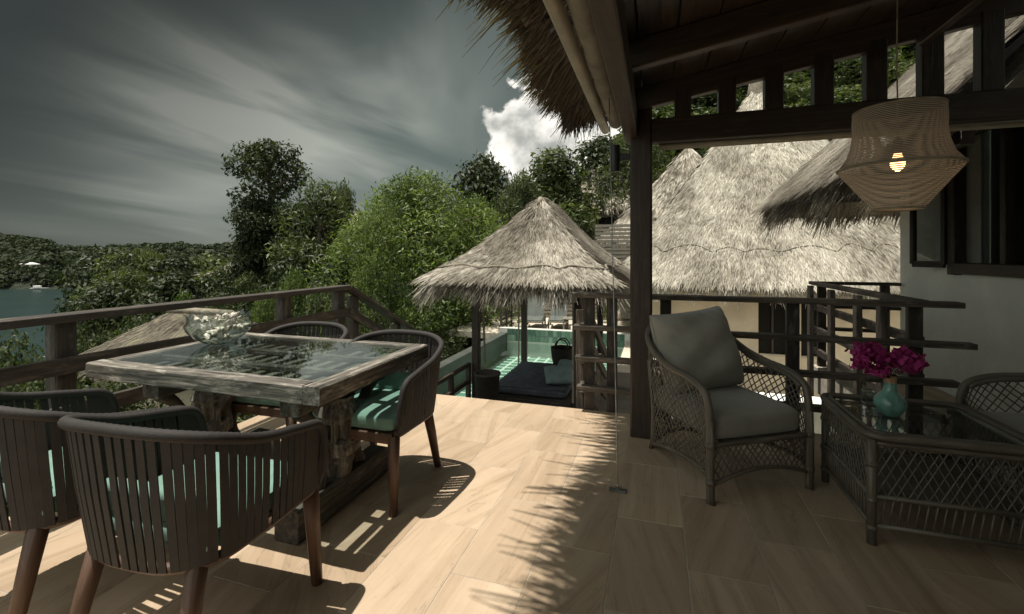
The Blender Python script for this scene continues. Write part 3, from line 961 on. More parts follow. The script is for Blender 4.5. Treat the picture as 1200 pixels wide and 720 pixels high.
# neighbour house with the great thatched roof
house = thing('thatched_house', 'cream walled house under a huge steep thatched roof with swagged eaves', 'house', (3.05, 16.2, 0))
hpl = hip(4.15, 3.95, 0.62, 6.5, 0.10, 0.10)
thatch(house, [hpl[0], hpl[3]], 1900, 0.32, 0.016, 0.10, 0.24, 4.0, 0.36, 'straw_pale', 0.04, jit=0.2)
thatch(house, hpl[1:3], 330, 0.6, 0.038, 0.10, 0.22, 0.7, 0.34, 'straw_pale', 0.05)
scallop(house, hpl[0], 0.125, 0.035, 8, 0.020, 0.10)
MB().lathe([(0.34, 5.9), (0.26, 6.4), (0.20, 6.8), (0.10, 7.0), (0.02, 7.05)], 12).build('roof_tip', 'straw_bed', house, True)
fw = MB()
xs = [-3.2, -0.57, 0.10, 0.38, 0.88, 3.2]          # front wall broken by two window openings
for (a, b_) in ((xs[0], xs[1]), (xs[2], xs[3]), (xs[4], xs[5])):
    fw.box(((a + b_) / 2, -3.2, -0.75), (b_ - a, 0.2, 3.3), 0.005)
for (a, b_) in ((xs[1], xs[2]), (xs[3], xs[4])):
    fw.box(((a + b_) / 2, -3.2, -1.84), (b_ - a, 0.2, 1.12), 0.005)
    fw.box(((a + b_) / 2, -3.2, 0.52), (b_ - a, 0.2, 0.76), 0.005)
fw.build('wall', 'cream_wall', house)
for sx in (-3.2, 3.2):
    MB().box((sx, 0, -0.75), (0.2, 6.18, 3.3), 0.01).build('wall', 'cream_wall', house)
MB().box((0, 3.2, -0.75), (6.2, 0.2, 3.3), 0.01).build('wall', 'cream_wall', house)
for (a, b_) in ((xs[1], xs[2]), (xs[3], xs[4])):
    wd = MB().box(((a + b_) / 2, -3.16, -0.57), (b_ - a, 0.03, 1.42), 0.004).build('window', 'dark_window', house)
    MB().box(((a + b_) / 2, -3.20, -0.57), (0.05, 0.05, 1.42), 0.004).build('mullion', 'dark_timber', wd)
    MB().box(((a + b_) / 2, -3.20, -1.27), (b_ - a, 0.16, 0.05), 0.004).build('sill', 'cream_wall', wd)

def hut(label, px, py, Y, half, drop, ru=0.05, wallh=2.2, dens=120, mat='straw', rv=0.05, L=0.7, w=0.06, hu=None):
    p = px_depth(px, py, Y)
    v, u = to_vu(p)
    r = thing('thatched_house', label, 'house', (v, u, p.z - drop))
    hu = hu or half
    thatch(r, hip(half, hu, 0, drop, rv, ru), dens, L, w, 0.12, 0.25, 0.6, 0.3, mat, 0.05)
    gz = float(terrain(v, u)) - (p.z - drop) - 0.6
    h0 = min(gz, -wallh)
    for (c, s) in (((0, -hu * 0.74, h0 / 2), (half * 1.5, 0.2, -h0)), ((0, hu * 0.74, h0 / 2), (half * 1.5, 0.2, -h0)), ((-half * 0.74, 0, h0 / 2), (0.2, hu * 1.28, -h0)), ((half * 0.74, 0, h0 / 2), (0.2, hu * 1.28, -h0))):
        MB().box(c, s, 0.01).build('wall', 'cream_wall', r)
    wn = MB().box((0.2, -hu * 0.74 - 0.11, -1.0), (0.9, 0.04, 1.1), 0.01).build('window', 'dark_window', r)
    MB().box((0.2, -hu * 0.74 - 0.14, -1.0), (0.05, 0.03, 1.08), 0.005).build('mullion', 'dark_timber', wn)
    return r
hut('brown thatched house with pointed roof rising behind the great pale roof', 806, 172, 24, 4.2, 5.0, dens=130)
hut('low thatched house behind the pavilion, partly hidden by the veranda post', 712, 201, 29, 3.6, 2.7, 1.0, rv=1.2, dens=110)
hut('small thatched cottage with pale walls between the trees', 410, 249, 30, 1.9, 1.25, 0.4, 2.0, 160, 'straw_pale', 1.0)
hut('thatched house on the slope behind the trees beside the dark tall tree', 300, 304, 33, 2.3, 1.0, 0.3, 1.6, 120, 'straw', 1.4)

# mossy roof of a building lower down the slope
p = px_depth(235, 367, 11.5); v, u = to_vu(p)
low = thing('mossy_roof_house', 'lower house on the slope with a mossy brown hipped thatched roof below the deck', 'house', (v, u, p.z - 1.05))
lp = hip(2.15, 1.75, 0, 1.05, 1.0, 0.02)
thatch(low, lp, 420, 0.34, 0.03, 0.02, 0.15, 0.8, 0.15, 'straw_mossy', 0.012, droop=0.3)
MB().tube([(-1.05, 0, 1.07), (-0.5, 0, 1.09), (0.5, 0, 1.08), (1.05, 0, 1.07)], 0.09, 8).build('ridge_cap', 'straw_bed', low, True)
for (c, s) in (((0, -1.3, -1.6), (3.2, 0.15, 3.2)), ((0, 1.3, -1.6), (3.2, 0.15, 3.2)), ((-1.6, 0, -1.6), (0.15, 2.44, 3.2)), ((1.6, 0, -1.6), (0.15, 2.44, 3.2))):
    MB().box(c, s, 0.01).build('wall', 'cream_wall', low)

# ------------------------------------------------------------------ villa: plastered wall, casement, thatched roof
villa = thing('villa', 'villa with rough white plaster wall and thatched roof beside the veranda', 'house')
V0 = 2.6
wl_ = [(-1.6, 3.95), (5.18, 6.15)]
for (a, b_) in wl_:
    MB().box((V0 + 0.125, (a + b_) / 2, 0.75), (0.25, b_ - a, 3.9), 0.0004).build('wall', 'plaster', villa)
MB().box((V0 + 0.125, 4.565, -0.035), (0.25, 1.23, 2.33), 0.0004).build('wall', 'plaster', villa)
MB().box((V0 + 0.125, 4.565, 2.56), (0.25, 1.23, 0.28), 0.004).build('wall', 'plaster', villa)
MB().box((5.2, 6.02, 0.6), (4.7, 0.25, 4.2), 0.01).build('wall', 'plaster', villa)
MB().box((1.15, -1.73, 1.1), (2.8, 0.25, 3.2), 0.01).build('wall', 'plaster', villa)  # unseen wall behind the camera, added to block light and darken the near floor
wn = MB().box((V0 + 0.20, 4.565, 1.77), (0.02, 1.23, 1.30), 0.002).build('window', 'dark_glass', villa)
for (c, s) in (((V0 - 0.01, 4.0, 1.77), (0.10, 0.10, 1.32)), ((V0 - 0.01, 5.13, 1.77), (0.10, 0.10, 1.32)), ((V0 - 0.01, 4.565, 2.37), (0.098, 1.03, 0.10)), ((V0 - 0.01, 4.565, 1.17), (0.098, 1.03, 0.10)), ((V0 + 0.02, 4.565, 1.77), (0.06, 0.06, 1.10))):
    MB().box(c, s).build('frame', 'dark_timber', wn)
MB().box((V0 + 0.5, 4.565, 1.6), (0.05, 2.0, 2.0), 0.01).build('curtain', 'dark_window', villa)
# casement leaf standing open
cz0, cz1 = 1.20, 1.98
h0, h1 = Vector((V0 - 0.065, 5.20, 0)), Vector((V0 - 0.19, 5.45, 0))
lf = MB()
d = (h1 - h0)
cs = MB().bar(h0 + Vector((0, 0, cz0)), h0 + Vector((0, 0, cz1)), 0.05, 0.035, up=d).build('casement', 'dark_timber', villa)
MB().bar(h1 + Vector((0, 0, cz0)), h1 + Vector((0, 0, cz1)), 0.05, 0.035, up=d).build('frame', 'dark_timber', cs)
MB().bar(h0 + Vector((0, 0, cz0)), h1 + Vector((0, 0, cz0)), 0.034, 0.06).build('frame', 'dark_timber', cs)
MB().bar(h0 + Vector((0, 0, cz1)), h1 + Vector((0, 0, cz1)), 0.034, 0.06).build('frame', 'dark_timber', cs)
MB().quad(h0 + Vector((0, 0, cz0)), h1 + Vector((0, 0, cz0)), h1 + Vector((0, 0, cz1)), h0 + Vector((0, 0, cz1))).build('pane', 'dark_glass', cs)
vpl = [((1.62, 7.9, 2.08), (1.62, 3.72, 2.08), (4.9, 4.9, 5.9), (4.9, 3.72, 5.9)),
       ((8.2, 7.9, 2.08), (1.62, 7.9, 2.08), (4.95, 4.9, 5.9), (4.9, 4.9, 5.9)),
       ((8.2, 3.72, 2.08), (8.2, 7.9, 2.08), (4.9, 3.72, 5.9), (4.9, 4.9, 5.9))]
thatch(villa, vpl[:2], 2200, 0.34, 0.011, 0.12, 0.24, 4.0, 0.30, 'straw', 0.035, jit=0.18)
thatch(villa, vpl[2:], 200, 0.5, 0.03, 0.1, 0.22, 0.4, 0.26, 'straw', 0.04)
MB().bar((1.95, 3.75, 2.10), (1.95, 7.6, 2.10), 0.08, 0.16).build('eave_beam', 'dark_timber', villa)
MB().bar((1.9, 7.55, 2.10), (7.5, 7.55, 2.10), 0.08, 0.16).build('eave_beam', 'dark_timber', villa)
for u in (4.4, 5.2, 6.0, 6.8):
    MB().bar((1.9, u, 2.2), (3.2, u, 3.55), 0.06, 0.12).build('rafter', 'dark_timber', villa)

# ------------------------------------------------------------------ veranda over the deck
ver = thing('veranda', 'dark timber veranda roof with baluster frieze, corner post and thatched eave', 'veranda')
PU = 3.40
MB().bar((-0.10, PU, 0), (-0.10, PU, 2.40), 0.15, 0.15, up=(0, 1, 0)).build('post', 'dark_timber', ver)
MB().bar((-0.028, 3.36, 2.157), (2.58, 3.36, 2.157), 0.10, 0.165).build('beam', 'dark_timber', ver)
def zr(v): return 2.335 + 0.168 * v
for k in range(8):
    v = 0.175 + 0.2775 * k
    MB().bar((v, 3.35, 2.235), (v, 3.35, zr(v) + 0.05), 0.108, 0.085, up=(0, 1, 0)).build('baluster', 'dark_timber', ver)
for u in (3.35, 2.60, 1.85, 1.10, 0.35, -0.40, -1.15):
    MB().bar((-0.30, u, zr(-0.30) + 0.075), (2.58, u, zr(2.58) + 0.075), 0.07, 0.15).build('rafter', 'ceiling_timber', ver)
for k in range(14):                                    # ceiling boards laid over the rafters
    a = -0.30 + k * 0.2057
    MB().bar((a + 0.103, -1.7, zr(a + 0.103) + 0.166), (a + 0.103, 3.52, zr(a + 0.103) + 0.166), 0.2, 0.024, up=(-0.166, 0, 0.986)).build('ceiling_board', 'ceiling_timber', ver)
MB().bar((-0.26, 0.9, zr(-0.26) + 0.19), (2.56, 0.9, zr(2.56) + 0.19), 5.1, 0.012).build('roof_lining', 'ceiling_timber', ver)
MB().bar((-0.17, -1.7, 2.225), (-0.17, 3.52, 2.225), 0.09, 0.21).build('eave_beam', 'ceiling_timber', ver)
MB().bar((1.5, -1.7, 2.56), (1.5, 3.3, 2.56), 0.05, 0.06).build('purlin', 'ceiling_timber', ver)
# blind rolled up under the eave, on its cream tube, and a second one under the beam
MB().tube([(-0.375, -1.6, 2.265), (-0.375, 3.60, 2.265)], 0.034, 12).build('blind_tube', 'cream_tube', ver, True)
MB().tube(catmull([(-0.285, -1.6, 2.30), (-0.285, 0.5, 2.285), (-0.285, 1.6, 2.30), (-0.285, 2.6, 2.285), (-0.285, 3.50, 2.29)], 40), [0.052 + 0.004 * math.sin(i * 1.7) for i in range(40)], 14).build('rolled_blind', 'canvas_roll', ver, True)
MB().tube([(0.02, 3.43, 2.062), (2.5, 3.43, 2.062)], 0.022, 10).build('blind_tube', 'cream_tube', ver, True)
for u in (3.56, 2.0, 0.6):
    MB().bar((-0.40, u, 2.335), (-0.20, u, 2.335), 0.03, 0.03).build('blind_bracket', 'dark_timber', ver)
# straw roof above the ceiling, steeper than it, its eave hanging out over the open deck
TE, TZ, TEND = -0.90, 3.08, 5.0
vp = [((TE, 3.6, TZ), (TE, -1.9, TZ), (1.2, 3.6, TZ + 1.72), (1.2, -1.9, TZ + 1.72)),
      ((TE, TEND, TZ), (TE, 3.6, TZ), (-0.25, TEND, TZ + 0.53), (-0.25, 3.6, TZ + 0.53))]
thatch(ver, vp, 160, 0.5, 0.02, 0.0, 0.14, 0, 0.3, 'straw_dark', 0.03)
for u in (-1.4, -0.2, 1.0, 2.2, 3.3):
    MB().bar((TE + 0.12, u, TZ - 0.10), (1.15, u, TZ + 1.58), 0.06, 0.10).build('thatch_rafter', 'ceiling_timber', ver)
    MB().bar((-0.17, u, 2.33), (-0.17, u, 3.10), 0.06, 0.08, up=(0, 1, 0)).build('strut', 'ceiling_timber', ver)
n = 11000
uu_ = rng.uniform(-1.9, TEND, n)
tuft = np.round(uu_ * 15) / 15
tn = np.sin(tuft * 91.7) * 0.5 + 0.5
P0 = np.stack([TE + rng.uniform(-0.04, 0.34, n), uu_, TZ + rng.uniform(-0.14, 0.05, n)], 1)
P0[:, 2] += (P0[:, 0] - TE) * 0.3
D = np.stack([-0.72 + rng.normal(0, 0.16, n), (tn - 0.5) * 0.6 + 0.12 + rng.normal(0, 0.07, n) - (uu_ - tuft) * 5.0, -0.52 + rng.normal(0, 0.16, n)], 1)
# the far end droops round the corner
ne = 2600
P1 = np.stack([rng.uniform(TE, TE + 0.55, ne), TEND + rng.uniform(-0.25, 0.02, ne), np.zeros(ne)], 1)
P1[:, 2] = TZ + (P1[:, 0] - TE) * 0.35 - rng.random(ne) * 0.28
D1 = np.stack([-0.25 + rng.normal(0, 0.25, ne), 0.55 + rng.normal(0, 0.2, ne), -0.75 + rng.normal(0, 0.2, ne)], 1)
P0 = np.concatenate([P0, P1]); D = np.concatenate([D, D1]); n += ne
tn = np.concatenate([tn, rng.random(ne)])
D /= np.linalg.norm(D, axis=1)[:, None]
NN = np.tile(np.array([[0.3, 0.1, 0.95]]), (n, 1))
V, Q = strands(P0, D, NN, (0.17 + 0.20 * tn) * rng.uniform(0.6, 1.12, n), 0.011 * rng.uniform(0.5, 1.4, n), -0.03 * rng.random(n), None)
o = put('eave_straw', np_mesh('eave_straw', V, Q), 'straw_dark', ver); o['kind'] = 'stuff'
# black cylinder lamp on the post
MB().lathe([(0.034, 1.90), (0.036, 1.905), (0.036, 2.085), (0.034, 2.09)], 20, (-0.285, PU + 0.0, 0)).build('wall_lamp', 'black_metal', ver, True)
MB().bar((-0.25, PU, 2.0), (-0.17, PU, 2.0), 0.03, 0.05).build('lamp_arm', 'black_metal', ver)

# blind guide wire with its floor bracket
gw = thing('guide_wire', 'thin steel guide wire of the blind running down to a small floor bracket', 'wire', (-0.199, 2.55, 0))
MB().tube([(0, 0, 0.03), (-0.07, 0.24, 2.24)], 0.0032, 6).build('wire', 'steel', gw)
MB().box((0, 0, 0.005), (0.09, 0.035, 0.009), 0.001).build('foot_plate', 'steel', gw)
MB().lathe([(0.008, 0.008), (0.008, 0.03), (0.004, 0.036)], 8).build('eyelet', 'steel', gw)

# ------------------------------------------------------------------ dining table
TV0, TV1, TU0, TU1, TZ_ = -2.735, -1.312, 1.535, 2.465, 0.752
tcx, tcy = (TV0 + TV1) / 2, (TU0 + TU1) / 2
hw, hd = (TV1 - TV0) / 2, (TU1 - TU0) / 2
table = thing('dining_table', 'weathered grey timber dining table with glass top and carved trestle legs', 'table', (tcx, tcy, 0), 0.0)
FW, FT = 0.085, 0.078
def rough_bar(p0, p1, w, h, seg=26, amp=0.0016, up=(0, 0, 1)):
    """hewn timber: a bar whose faces wander a little"""
    p0, p1 = Vector(p0), Vector(p1)
    d = p1 - p0; L = d.length; d = d / L
    sx = d.cross(Vector(up)).normalized(); uz = sx.cross(d)
    ring = [(-0.5, -0.42), (-0.42, -0.5), (0, -0.5), (0.42, -0.5), (0.5, -0.42), (0.5, 0), (0.5, 0.42), (0.42, 0.5), (0, 0.5), (-0.42, 0.5), (-0.5, 0.42), (-0.5, 0)]
    vs, gs = [], []
    ph = [random.random() * 6 for _ in ring]
    for i in range(seg + 1):
        s = i / seg
        for k, (x, y) in enumerate(ring):
            wob = amp * (math.sin(s * 9 + ph[k]) + 0.7 * math.sin(s * 31 + ph[k] * 2) + random.uniform(-0.6, 0.6))
            q = p0 + d * (L * s) + sx * (x * w + math.copysign(wob, x) * (abs(x) > 0.3)) + uz * (y * h + (wob if y < -0.3 else wob * 0.25 if y > 0.3 else 0))
            vs.append(q); gs.append((s * L, x * w, y * h))
    n = len(ring)
    fs = [(i * n + k, i * n + (k + 1) % n, (i + 1) * n + (k + 1) % n, (i + 1) * n + k) for i in range(seg) for k in range(n)]
    fs += [tuple(reversed(range(n))), tuple(range(seg * n, seg * n + n))]
    return MB().add(vs, fs, gs)
zc = TZ_ - FT / 2
rough_bar((-hw, -hd + FW / 2, zc), (hw - FW - 0.002, -hd + FW / 2, zc), FW, FT).build('frame_board', 'grey_timber', table)
rough_bar((-hw, hd - FW / 2, zc), (hw - FW - 0.002, hd - FW / 2, zc), FW, FT).build('frame_board', 'grey_timber', table)
rough_bar((hw - FW / 2, -hd, zc), (hw - FW / 2, hd, zc), FW, FT).build('frame_board', 'grey_timber', table)
rough_bar((-hw + FW / 2, -hd + FW + 0.002, zc), (-hw + FW / 2, hd - FW - 0.002, zc), FW, FT).build('frame_board', 'grey_timber', table)
gx, gy = hw - FW + 0.006, hd - FW + 0.006
MB().box((0, 0, TZ_ - 0.003), (2 * gx, 2 * gy, 0.010), 0.001).build('glass_top', 'table_glass', table)
for k in range(13):
    x = -hw + FW + 0.06 + k * 0.096
    MB().bar((x, -hd + FW, TZ_ - 0.062), (x, hd - FW, TZ_ - 0.062), 0.042, 0.022).build('slat', 'pale_slat', table)
for y in (-0.14, 0.14):
    rough_bar((-hw + FW, y, TZ_ - 0.034), (hw - FW, y, TZ_ - 0.034), 0.045, 0.022, 20, 0.002).build('batten', 'grey_timber', table)
for sx in (-1, 1):
    x0 = sx * (hw - 0.27)
    rough_bar((x0, -0.36, 0.075), (x0, 0.36, 0.075), 0.13, 0.15, 18, 0.002).build('foot_beam', 'dark_grey_timber', table)
    rough_bar((x0, -0.34, 0.615), (x0, 0.34, 0.615), 0.11, 0.11, 18, 0.002).build('head_beam', 'dark_grey_timber', table)
    # carved post: drum with slots between a narrow foot and a shouldered neck
    n = 28
    prof = [(0.055, 0.15), (0.060, 0.20), (0.072, 0.235), (0.066, 0.25), (0.095, 0.275), (0.098, 0.31), (0.090, 0.325), (0.094, 0.335), (0.090, 0.35), (0.090, 0.425), (0.094, 0.435), (0.090, 0.45), (0.098, 0.465), (0.085, 0.50), (0.066, 0.54), (0.074, 0.56)]
    vs = []
    for (r, z) in prof:
        for k in range(n):
            a = 2 * pi * k / n
            slot = 0.34 <= z <= 0.43 and (k % 4) in (0, 1)
            rr0 = r * (0.60 if slot else 1.0)
            q = max(abs(math.cos(a)), abs(math.sin(a))) ** (-0.35)
            vs.append((x0 + rr0 * q * math.cos(a), rr0 * q * math.sin(a), z))
    fs = [(i * n + k, i * n + (k + 1) % n, (i + 1) * n + (k + 1) % n, (i + 1) * n + k) for i in range(len(prof) - 1) for k in range(n)]
    MB().add(vs, fs, [(p[2], p[0], p[1]) for p in vs]).build('carved_post', 'grey_timber', table)
    for sy in (-1, 1):
        MB().tube(catmull([(x0, sy * 0.16, 0.15), (x0, sy * 0.125, 0.30), (x0, sy * 0.20, 0.48), (x0, sy * 0.29, 0.565)], 12), [0.040, 0.032, 0.028, 0.028, 0.028, 0.028, 0.028, 0.028, 0.028, 0.030, 0.034, 0.038], 8).build('brace', 'dark_grey_timber', table, True)
    MB().bar((x0 - sx * 0.05, 0, 0.40), (x0 - sx * 0.30, 0, 0.66), 0.055, 0.05).build('brace', 'dark_grey_timber', table)
rough_bar((-hw + 0.33, 0, 0.09), (hw - 0.33, 0, 0.09), 0.09, 0.10, 18, 0.003).build('stretcher', 'dark_grey_timber', table)

# ------------------------------------------------------------------ dining chairs
def dining_chair():
    c = thing('dining_chair', 'x', 'chair')                  # faces +y; origin on the floor under the seat
    rim = [(-0.285, 0.255, 0.445), (-0.296, 0.250, 0.56), (-0.302, 0.215, 0.645), (-0.308, 0.10, 0.675), (-0.312, -0.07, 0.710), (-0.285, -0.215, 0.762), (-0.175, -0.300, 0.792), (0, -0.322, 0.800)]
    rim = rim + [(-x, y, z) for (x, y, z) in reversed(rim[:-1])]
    pts = catmull(rim, 220)
    rs = [0.0165 + 0.0016 * (i % 2) for i in range(220)]
    MB().tube(pts, rs, 10).build('rim', 'rope_brown', c, True)
    low = [(-0.258, 0.245, 0.405), (-0.262, 0.232, 0.395), (-0.263, 0.205, 0.388), (-0.263, 0.11, 0.385), (-0.262, -0.04, 0.382), (-0.238, -0.165, 0.375), (-0.145, -0.235, 0.370), (0, -0.250, 0.368)]
    low = low + [(-x, y, z) for (x, y, z) in reversed(low[:-1])]
    lp_ = catmull(low, 220)
    MB().tube(lp_, 0.017, 8).build('seat_ring', 'teak', c, True)
    # straps of the back, one by one
    N = 64
    for k in range(N):
        i = int(9 + (201) * k / (N - 1))
        a, b_ = Vector(pts[i]), Vector(lp_[i])
        out = Vector((a.x, a.y + 0.02, 0)).normalized()
        mid = (a + b_) / 2 + out * 0.012
        tg = (Vector(pts[min(i + 2, 219)]) - Vector(pts[max(i - 2, 0)])).normalized()
        tg2 = (Vector(lp_[min(i + 2, 219)]) - Vector(lp_[max(i - 2, 0)])).normalized()
        vs, gs = [], []
        under = b_ - Vector((0, 0, 0.02))
        for q, (p, tt) in enumerate(((a, tg), (mid, tg), (b_ + out * 0.018, tg2), (under - out * 0.01, tg2))):
            tt = Vector((tt.x, tt.y, 0)).normalized() if abs(tt.z) < 0.8 else Vector((out.y, -out.x, 0))
            for (sx, so) in ((-0.0122, -0.003), (0.0122, -0.003), (0.0122, 0.003), (-0.0122, 0.003)):
                vs.append(p + tt * sx + out * so)
                gs.append((q * 0.1, sx, so))
        fs = [(j * 4 + e, j * 4 + (e + 1) % 4, j * 4 + 4 + (e + 1) % 4, j * 4 + 4 + e) for j in range(3) for e in range(4)] + [(3, 2, 1, 0), (12, 13, 14, 15)]
        MB().add(vs, fs, gs).build('strap', 'rope_brown', c)
    MB().box((0, 0.045, 0.390), (0.47, 0.36, 0.02), 0.006).build('seat_base', 'teak', c)
    MB().bar((-0.25, 0.248, 0.375), (0.25, 0.248, 0.375), 0.035, 0.05).build('front_rail', 'teak', c)
    cu = put('seat_cushion', rbox(0.50, 0.47, 0.072, 0.024, 8, 0.012), 'teal_fabric', c); cu.location = (0, 0.02, 0.44)
    pp = [(-0.245, -0.20), (-0.22, -0.225), (0.22, -0.225), (0.245, -0.20), (0.245, 0.20), (0.22, 0.225), (-0.22, 0.225), (-0.245, 0.20)]
    MB().tube([(x, y, 0.028) for x, y in pp], 0.004, 6, closed=True).build('piping', 'teal_fabric', cu, True)
    bc = put('back_cushion', rbox(0.38, 0.05, 0.11, 0.022, 6), 'teal_fabric', c); bc.location = (0, -0.185, 0.525); bc.rotation_euler = (0.2, 0, 0)
    for sx in (-1, 1):
        MB().tube([(sx * 0.258, 0.262, 0.0), (sx * 0.250, 0.246, 0.25), (sx * 0.246, 0.238, 0.385)], [0.021, 0.028, 0.031], 10).build('leg', 'teak', c, True)
        MB().tube([(sx * 0.225, -0.285, 0.0), (sx * 0.210, -0.235, 0.22), (sx * 0.196, -0.195, 0.385)], [0.020, 0.027, 0.031], 10).build('leg', 'teak', c, True)
    return c
ch = dining_chair()
spots = [(-1.52, 1.205, 3, 'dark woven-strap dining chair with its back to the tiled floor, tucked at the table corner'),
         (-2.19, 1.215, -6, 'dark woven-strap dining chair side by side with another, close to the long side railing'),
         (-1.50, 2.235, 180, 'brown strap dining chair with sunlit teal cushion casting a striped shadow on the tiles'),
         (-2.27, 2.36, 182, 'brown strap dining chair behind the table, only its curved back showing')]
for i, (v, u, r, lab) in enumerate(spots):
    o = ch if i == 0 else copy_tree(ch)
    turn(o, (v, u, 0.0), r)
    o['label'] = lab
    o['group'] = 'dining chairs around the glass-topped table'

# ------------------------------------------------------------------ glass bowl of shells
bp = (0.5 * (212 + 298), 402)
BY = F * (CAMZ - TZ_) / (403 - HY)
bpos = px_depth(257, 403, BY)
bv, bu = to_vu(bpos)
bowl = thing('glass_bowl', 'clear glass bowl with wavy rim standing on the glass table', 'bowl', (bv, bu, TZ_ + 0.003))
n = 72
prof = [(0.055, 0.0), (0.085, 0.012), (0.135, 0.045), (0.170, 0.085), (0.180, 0.115), (0.165, 0.138), (0.160, 0.150), (0.170, 0.172)]
vs = []
for off_ in (0.0, -0.004):
    for j, (r, z) in enumerate(prof):
        for k in range(n):
            a = 2 * pi * k / n
            wv_ = max(0, j - 5) / 2
            rr0 = r + off_ + wv_ * 0.006 * math.cos(11 * a); zz = z + wv_ * 0.014 * math.cos(11 * a) - off_ * 0.5 * (j < 2)
            vs.append((rr0 * math.cos(a), rr0 * math.sin(a), zz))
m = len(prof)
fs = []
for sidx in range(2):
    for i in range(m - 1):
        for k in range(n):
            k2 = (k + 1) % n
            a0 = sidx * m * n
            q = (a0 + i * n + k, a0 + i * n + k2, a0 + (i + 1) * n + k2, a0 + (i + 1) * n + k)
            fs.append(q if sidx == 0 else tuple(reversed(q)))
for k in range(n):
    k2 = (k + 1) % n
    fs.append(((m - 1) * n + k, (m - 1) * n + k2, m * n + (m - 1) * n + k2, m * n + (m - 1) * n + k))
fs.append(tuple(reversed(range(n))))
MB().add(vs, fs).build('bowl_body', 'clear_glass', bowl, True)
MB().tube([((0.172 + 0.006 * math.cos(11 * a)) * math.cos(a), (0.172 + 0.006 * math.cos(11 * a)) * math.sin(a), 0.173 + 0.014 * math.cos(11 * a)) for a in [2 * pi * k / 132 for k in range(132)]], 0.0028, 6, closed=True).build('rim', 'clear_glass', bowl, True)
def shell_mesh(kind):
    if kind == 0:      # scallop fan
        n1, n2 = 9, 13
        vs = []
        for i in range(n1):
            for j in range(n2):
                a = (j / (n2 - 1) - 0.5) * 2.5; r = i / (n1 - 1)
                rib = 0.05 * math.cos(j * pi) * r
                vs.append((r * math.sin(a), r * math.cos(a), 0.45 * math.sin(r * pi * 0.8) * math.cos(a * 0.9) + rib))
        fs = [(i * n2 + j, i * n2 + j + 1, (i + 1) * n2 + j + 1, (i + 1) * n2 + j) for i in range(n1 - 1) for j in range(n2 - 1)]
        return MB().add(vs, fs).mesh('shell', True)
    pts, rs = [], []   # turreted spiral
    for i in range(46):
        s = i / 45; a = s * 5.2 * 2 * pi
        pts.append((math.cos(a) * 0.34 * (1 - s), math.sin(a) * 0.34 * (1 - s), s * 1.5)); rs.append(0.36 * (1 - s) + 0.02)
    return MB().tube(pts, rs, 8).mesh('shell', True)
sm = [shell_mesh(0), shell_mesh(1)]
for q in sm: q.materials.append(MATS['shell'])
spile = 0
for k in range(64):
    a = random.random() * 2 * pi
    lay = random.random()
    zz = 0.035 + 0.115 * lay
    rmax = min(0.135, 0.045 + 0.13 * lay ** 0.6)
    r = rmax * math.sqrt(random.random())
    o = put('shell', sm[k % 2], None)
    w_ = W(bv, bu, TZ_ + 0.003)
    o.location = w_ + Vector((r * math.cos(a), r * math.sin(a), zz + (0.03 * (1 - r / 0.14) if lay > 0.6 else 0)))
    o.rotation_euler = (random.uniform(-1.2, 1.2), random.uniform(-1.2, 1.2), random.random() * 6.28)
    s_ = random.uniform(0.024, 0.042) * (0.75 if k % 2 else 1.0)
    o.scale = (s_, s_, s_)
    tag(o, 'pale scallop shell heaped in the glass bowl' if k % 2 == 0 else 'pale spiral sea shell heaped in the glass bowl', 'shell', 'scallop shells in the glass bowl' if k % 2 == 0 else 'spiral shells in the glass bowl')

# ------------------------------------------------------------------ rattan armchairs
def lattice(top, bot, n, r, rows=9, skew=1.0):
    """two crossing sets of canes over the ruled surface between two curves (lists of equal length)"""
    mb = MB()
    M = len(top) - 1
    def P(s, t_):
        x = min(max(s, 0), 1) * M
        i = min(int(x), M - 1); f = x - i
        a = lerp(Vector(bot[i]), Vector(bot[i + 1]), f); b_ = lerp(Vector(top[i]), Vector(top[i + 1]), f)
        return lerp(a, b_, t_)
    ds = 1.0 / n
    for sg in (-1, 1):
        for k in range(-int(skew / ds) - 1, n + int(skew / ds) + 2):
            pts = []
            jt = random.uniform(-0.16, 0.16) * ds
            for j in range(rows + 1):
                t_ = j / rows
                s = k * ds + jt + sg * skew * (t_ - 0.5) + random.uniform(-0.03, 0.03) * ds
                if 0 <= s <= 1:
                    pts.append(P(s, t_))
            if len(pts) >= 2:
                mb.tube(pts, r * random.uniform(0.8, 1.15), 5, cap=False)
    return mb

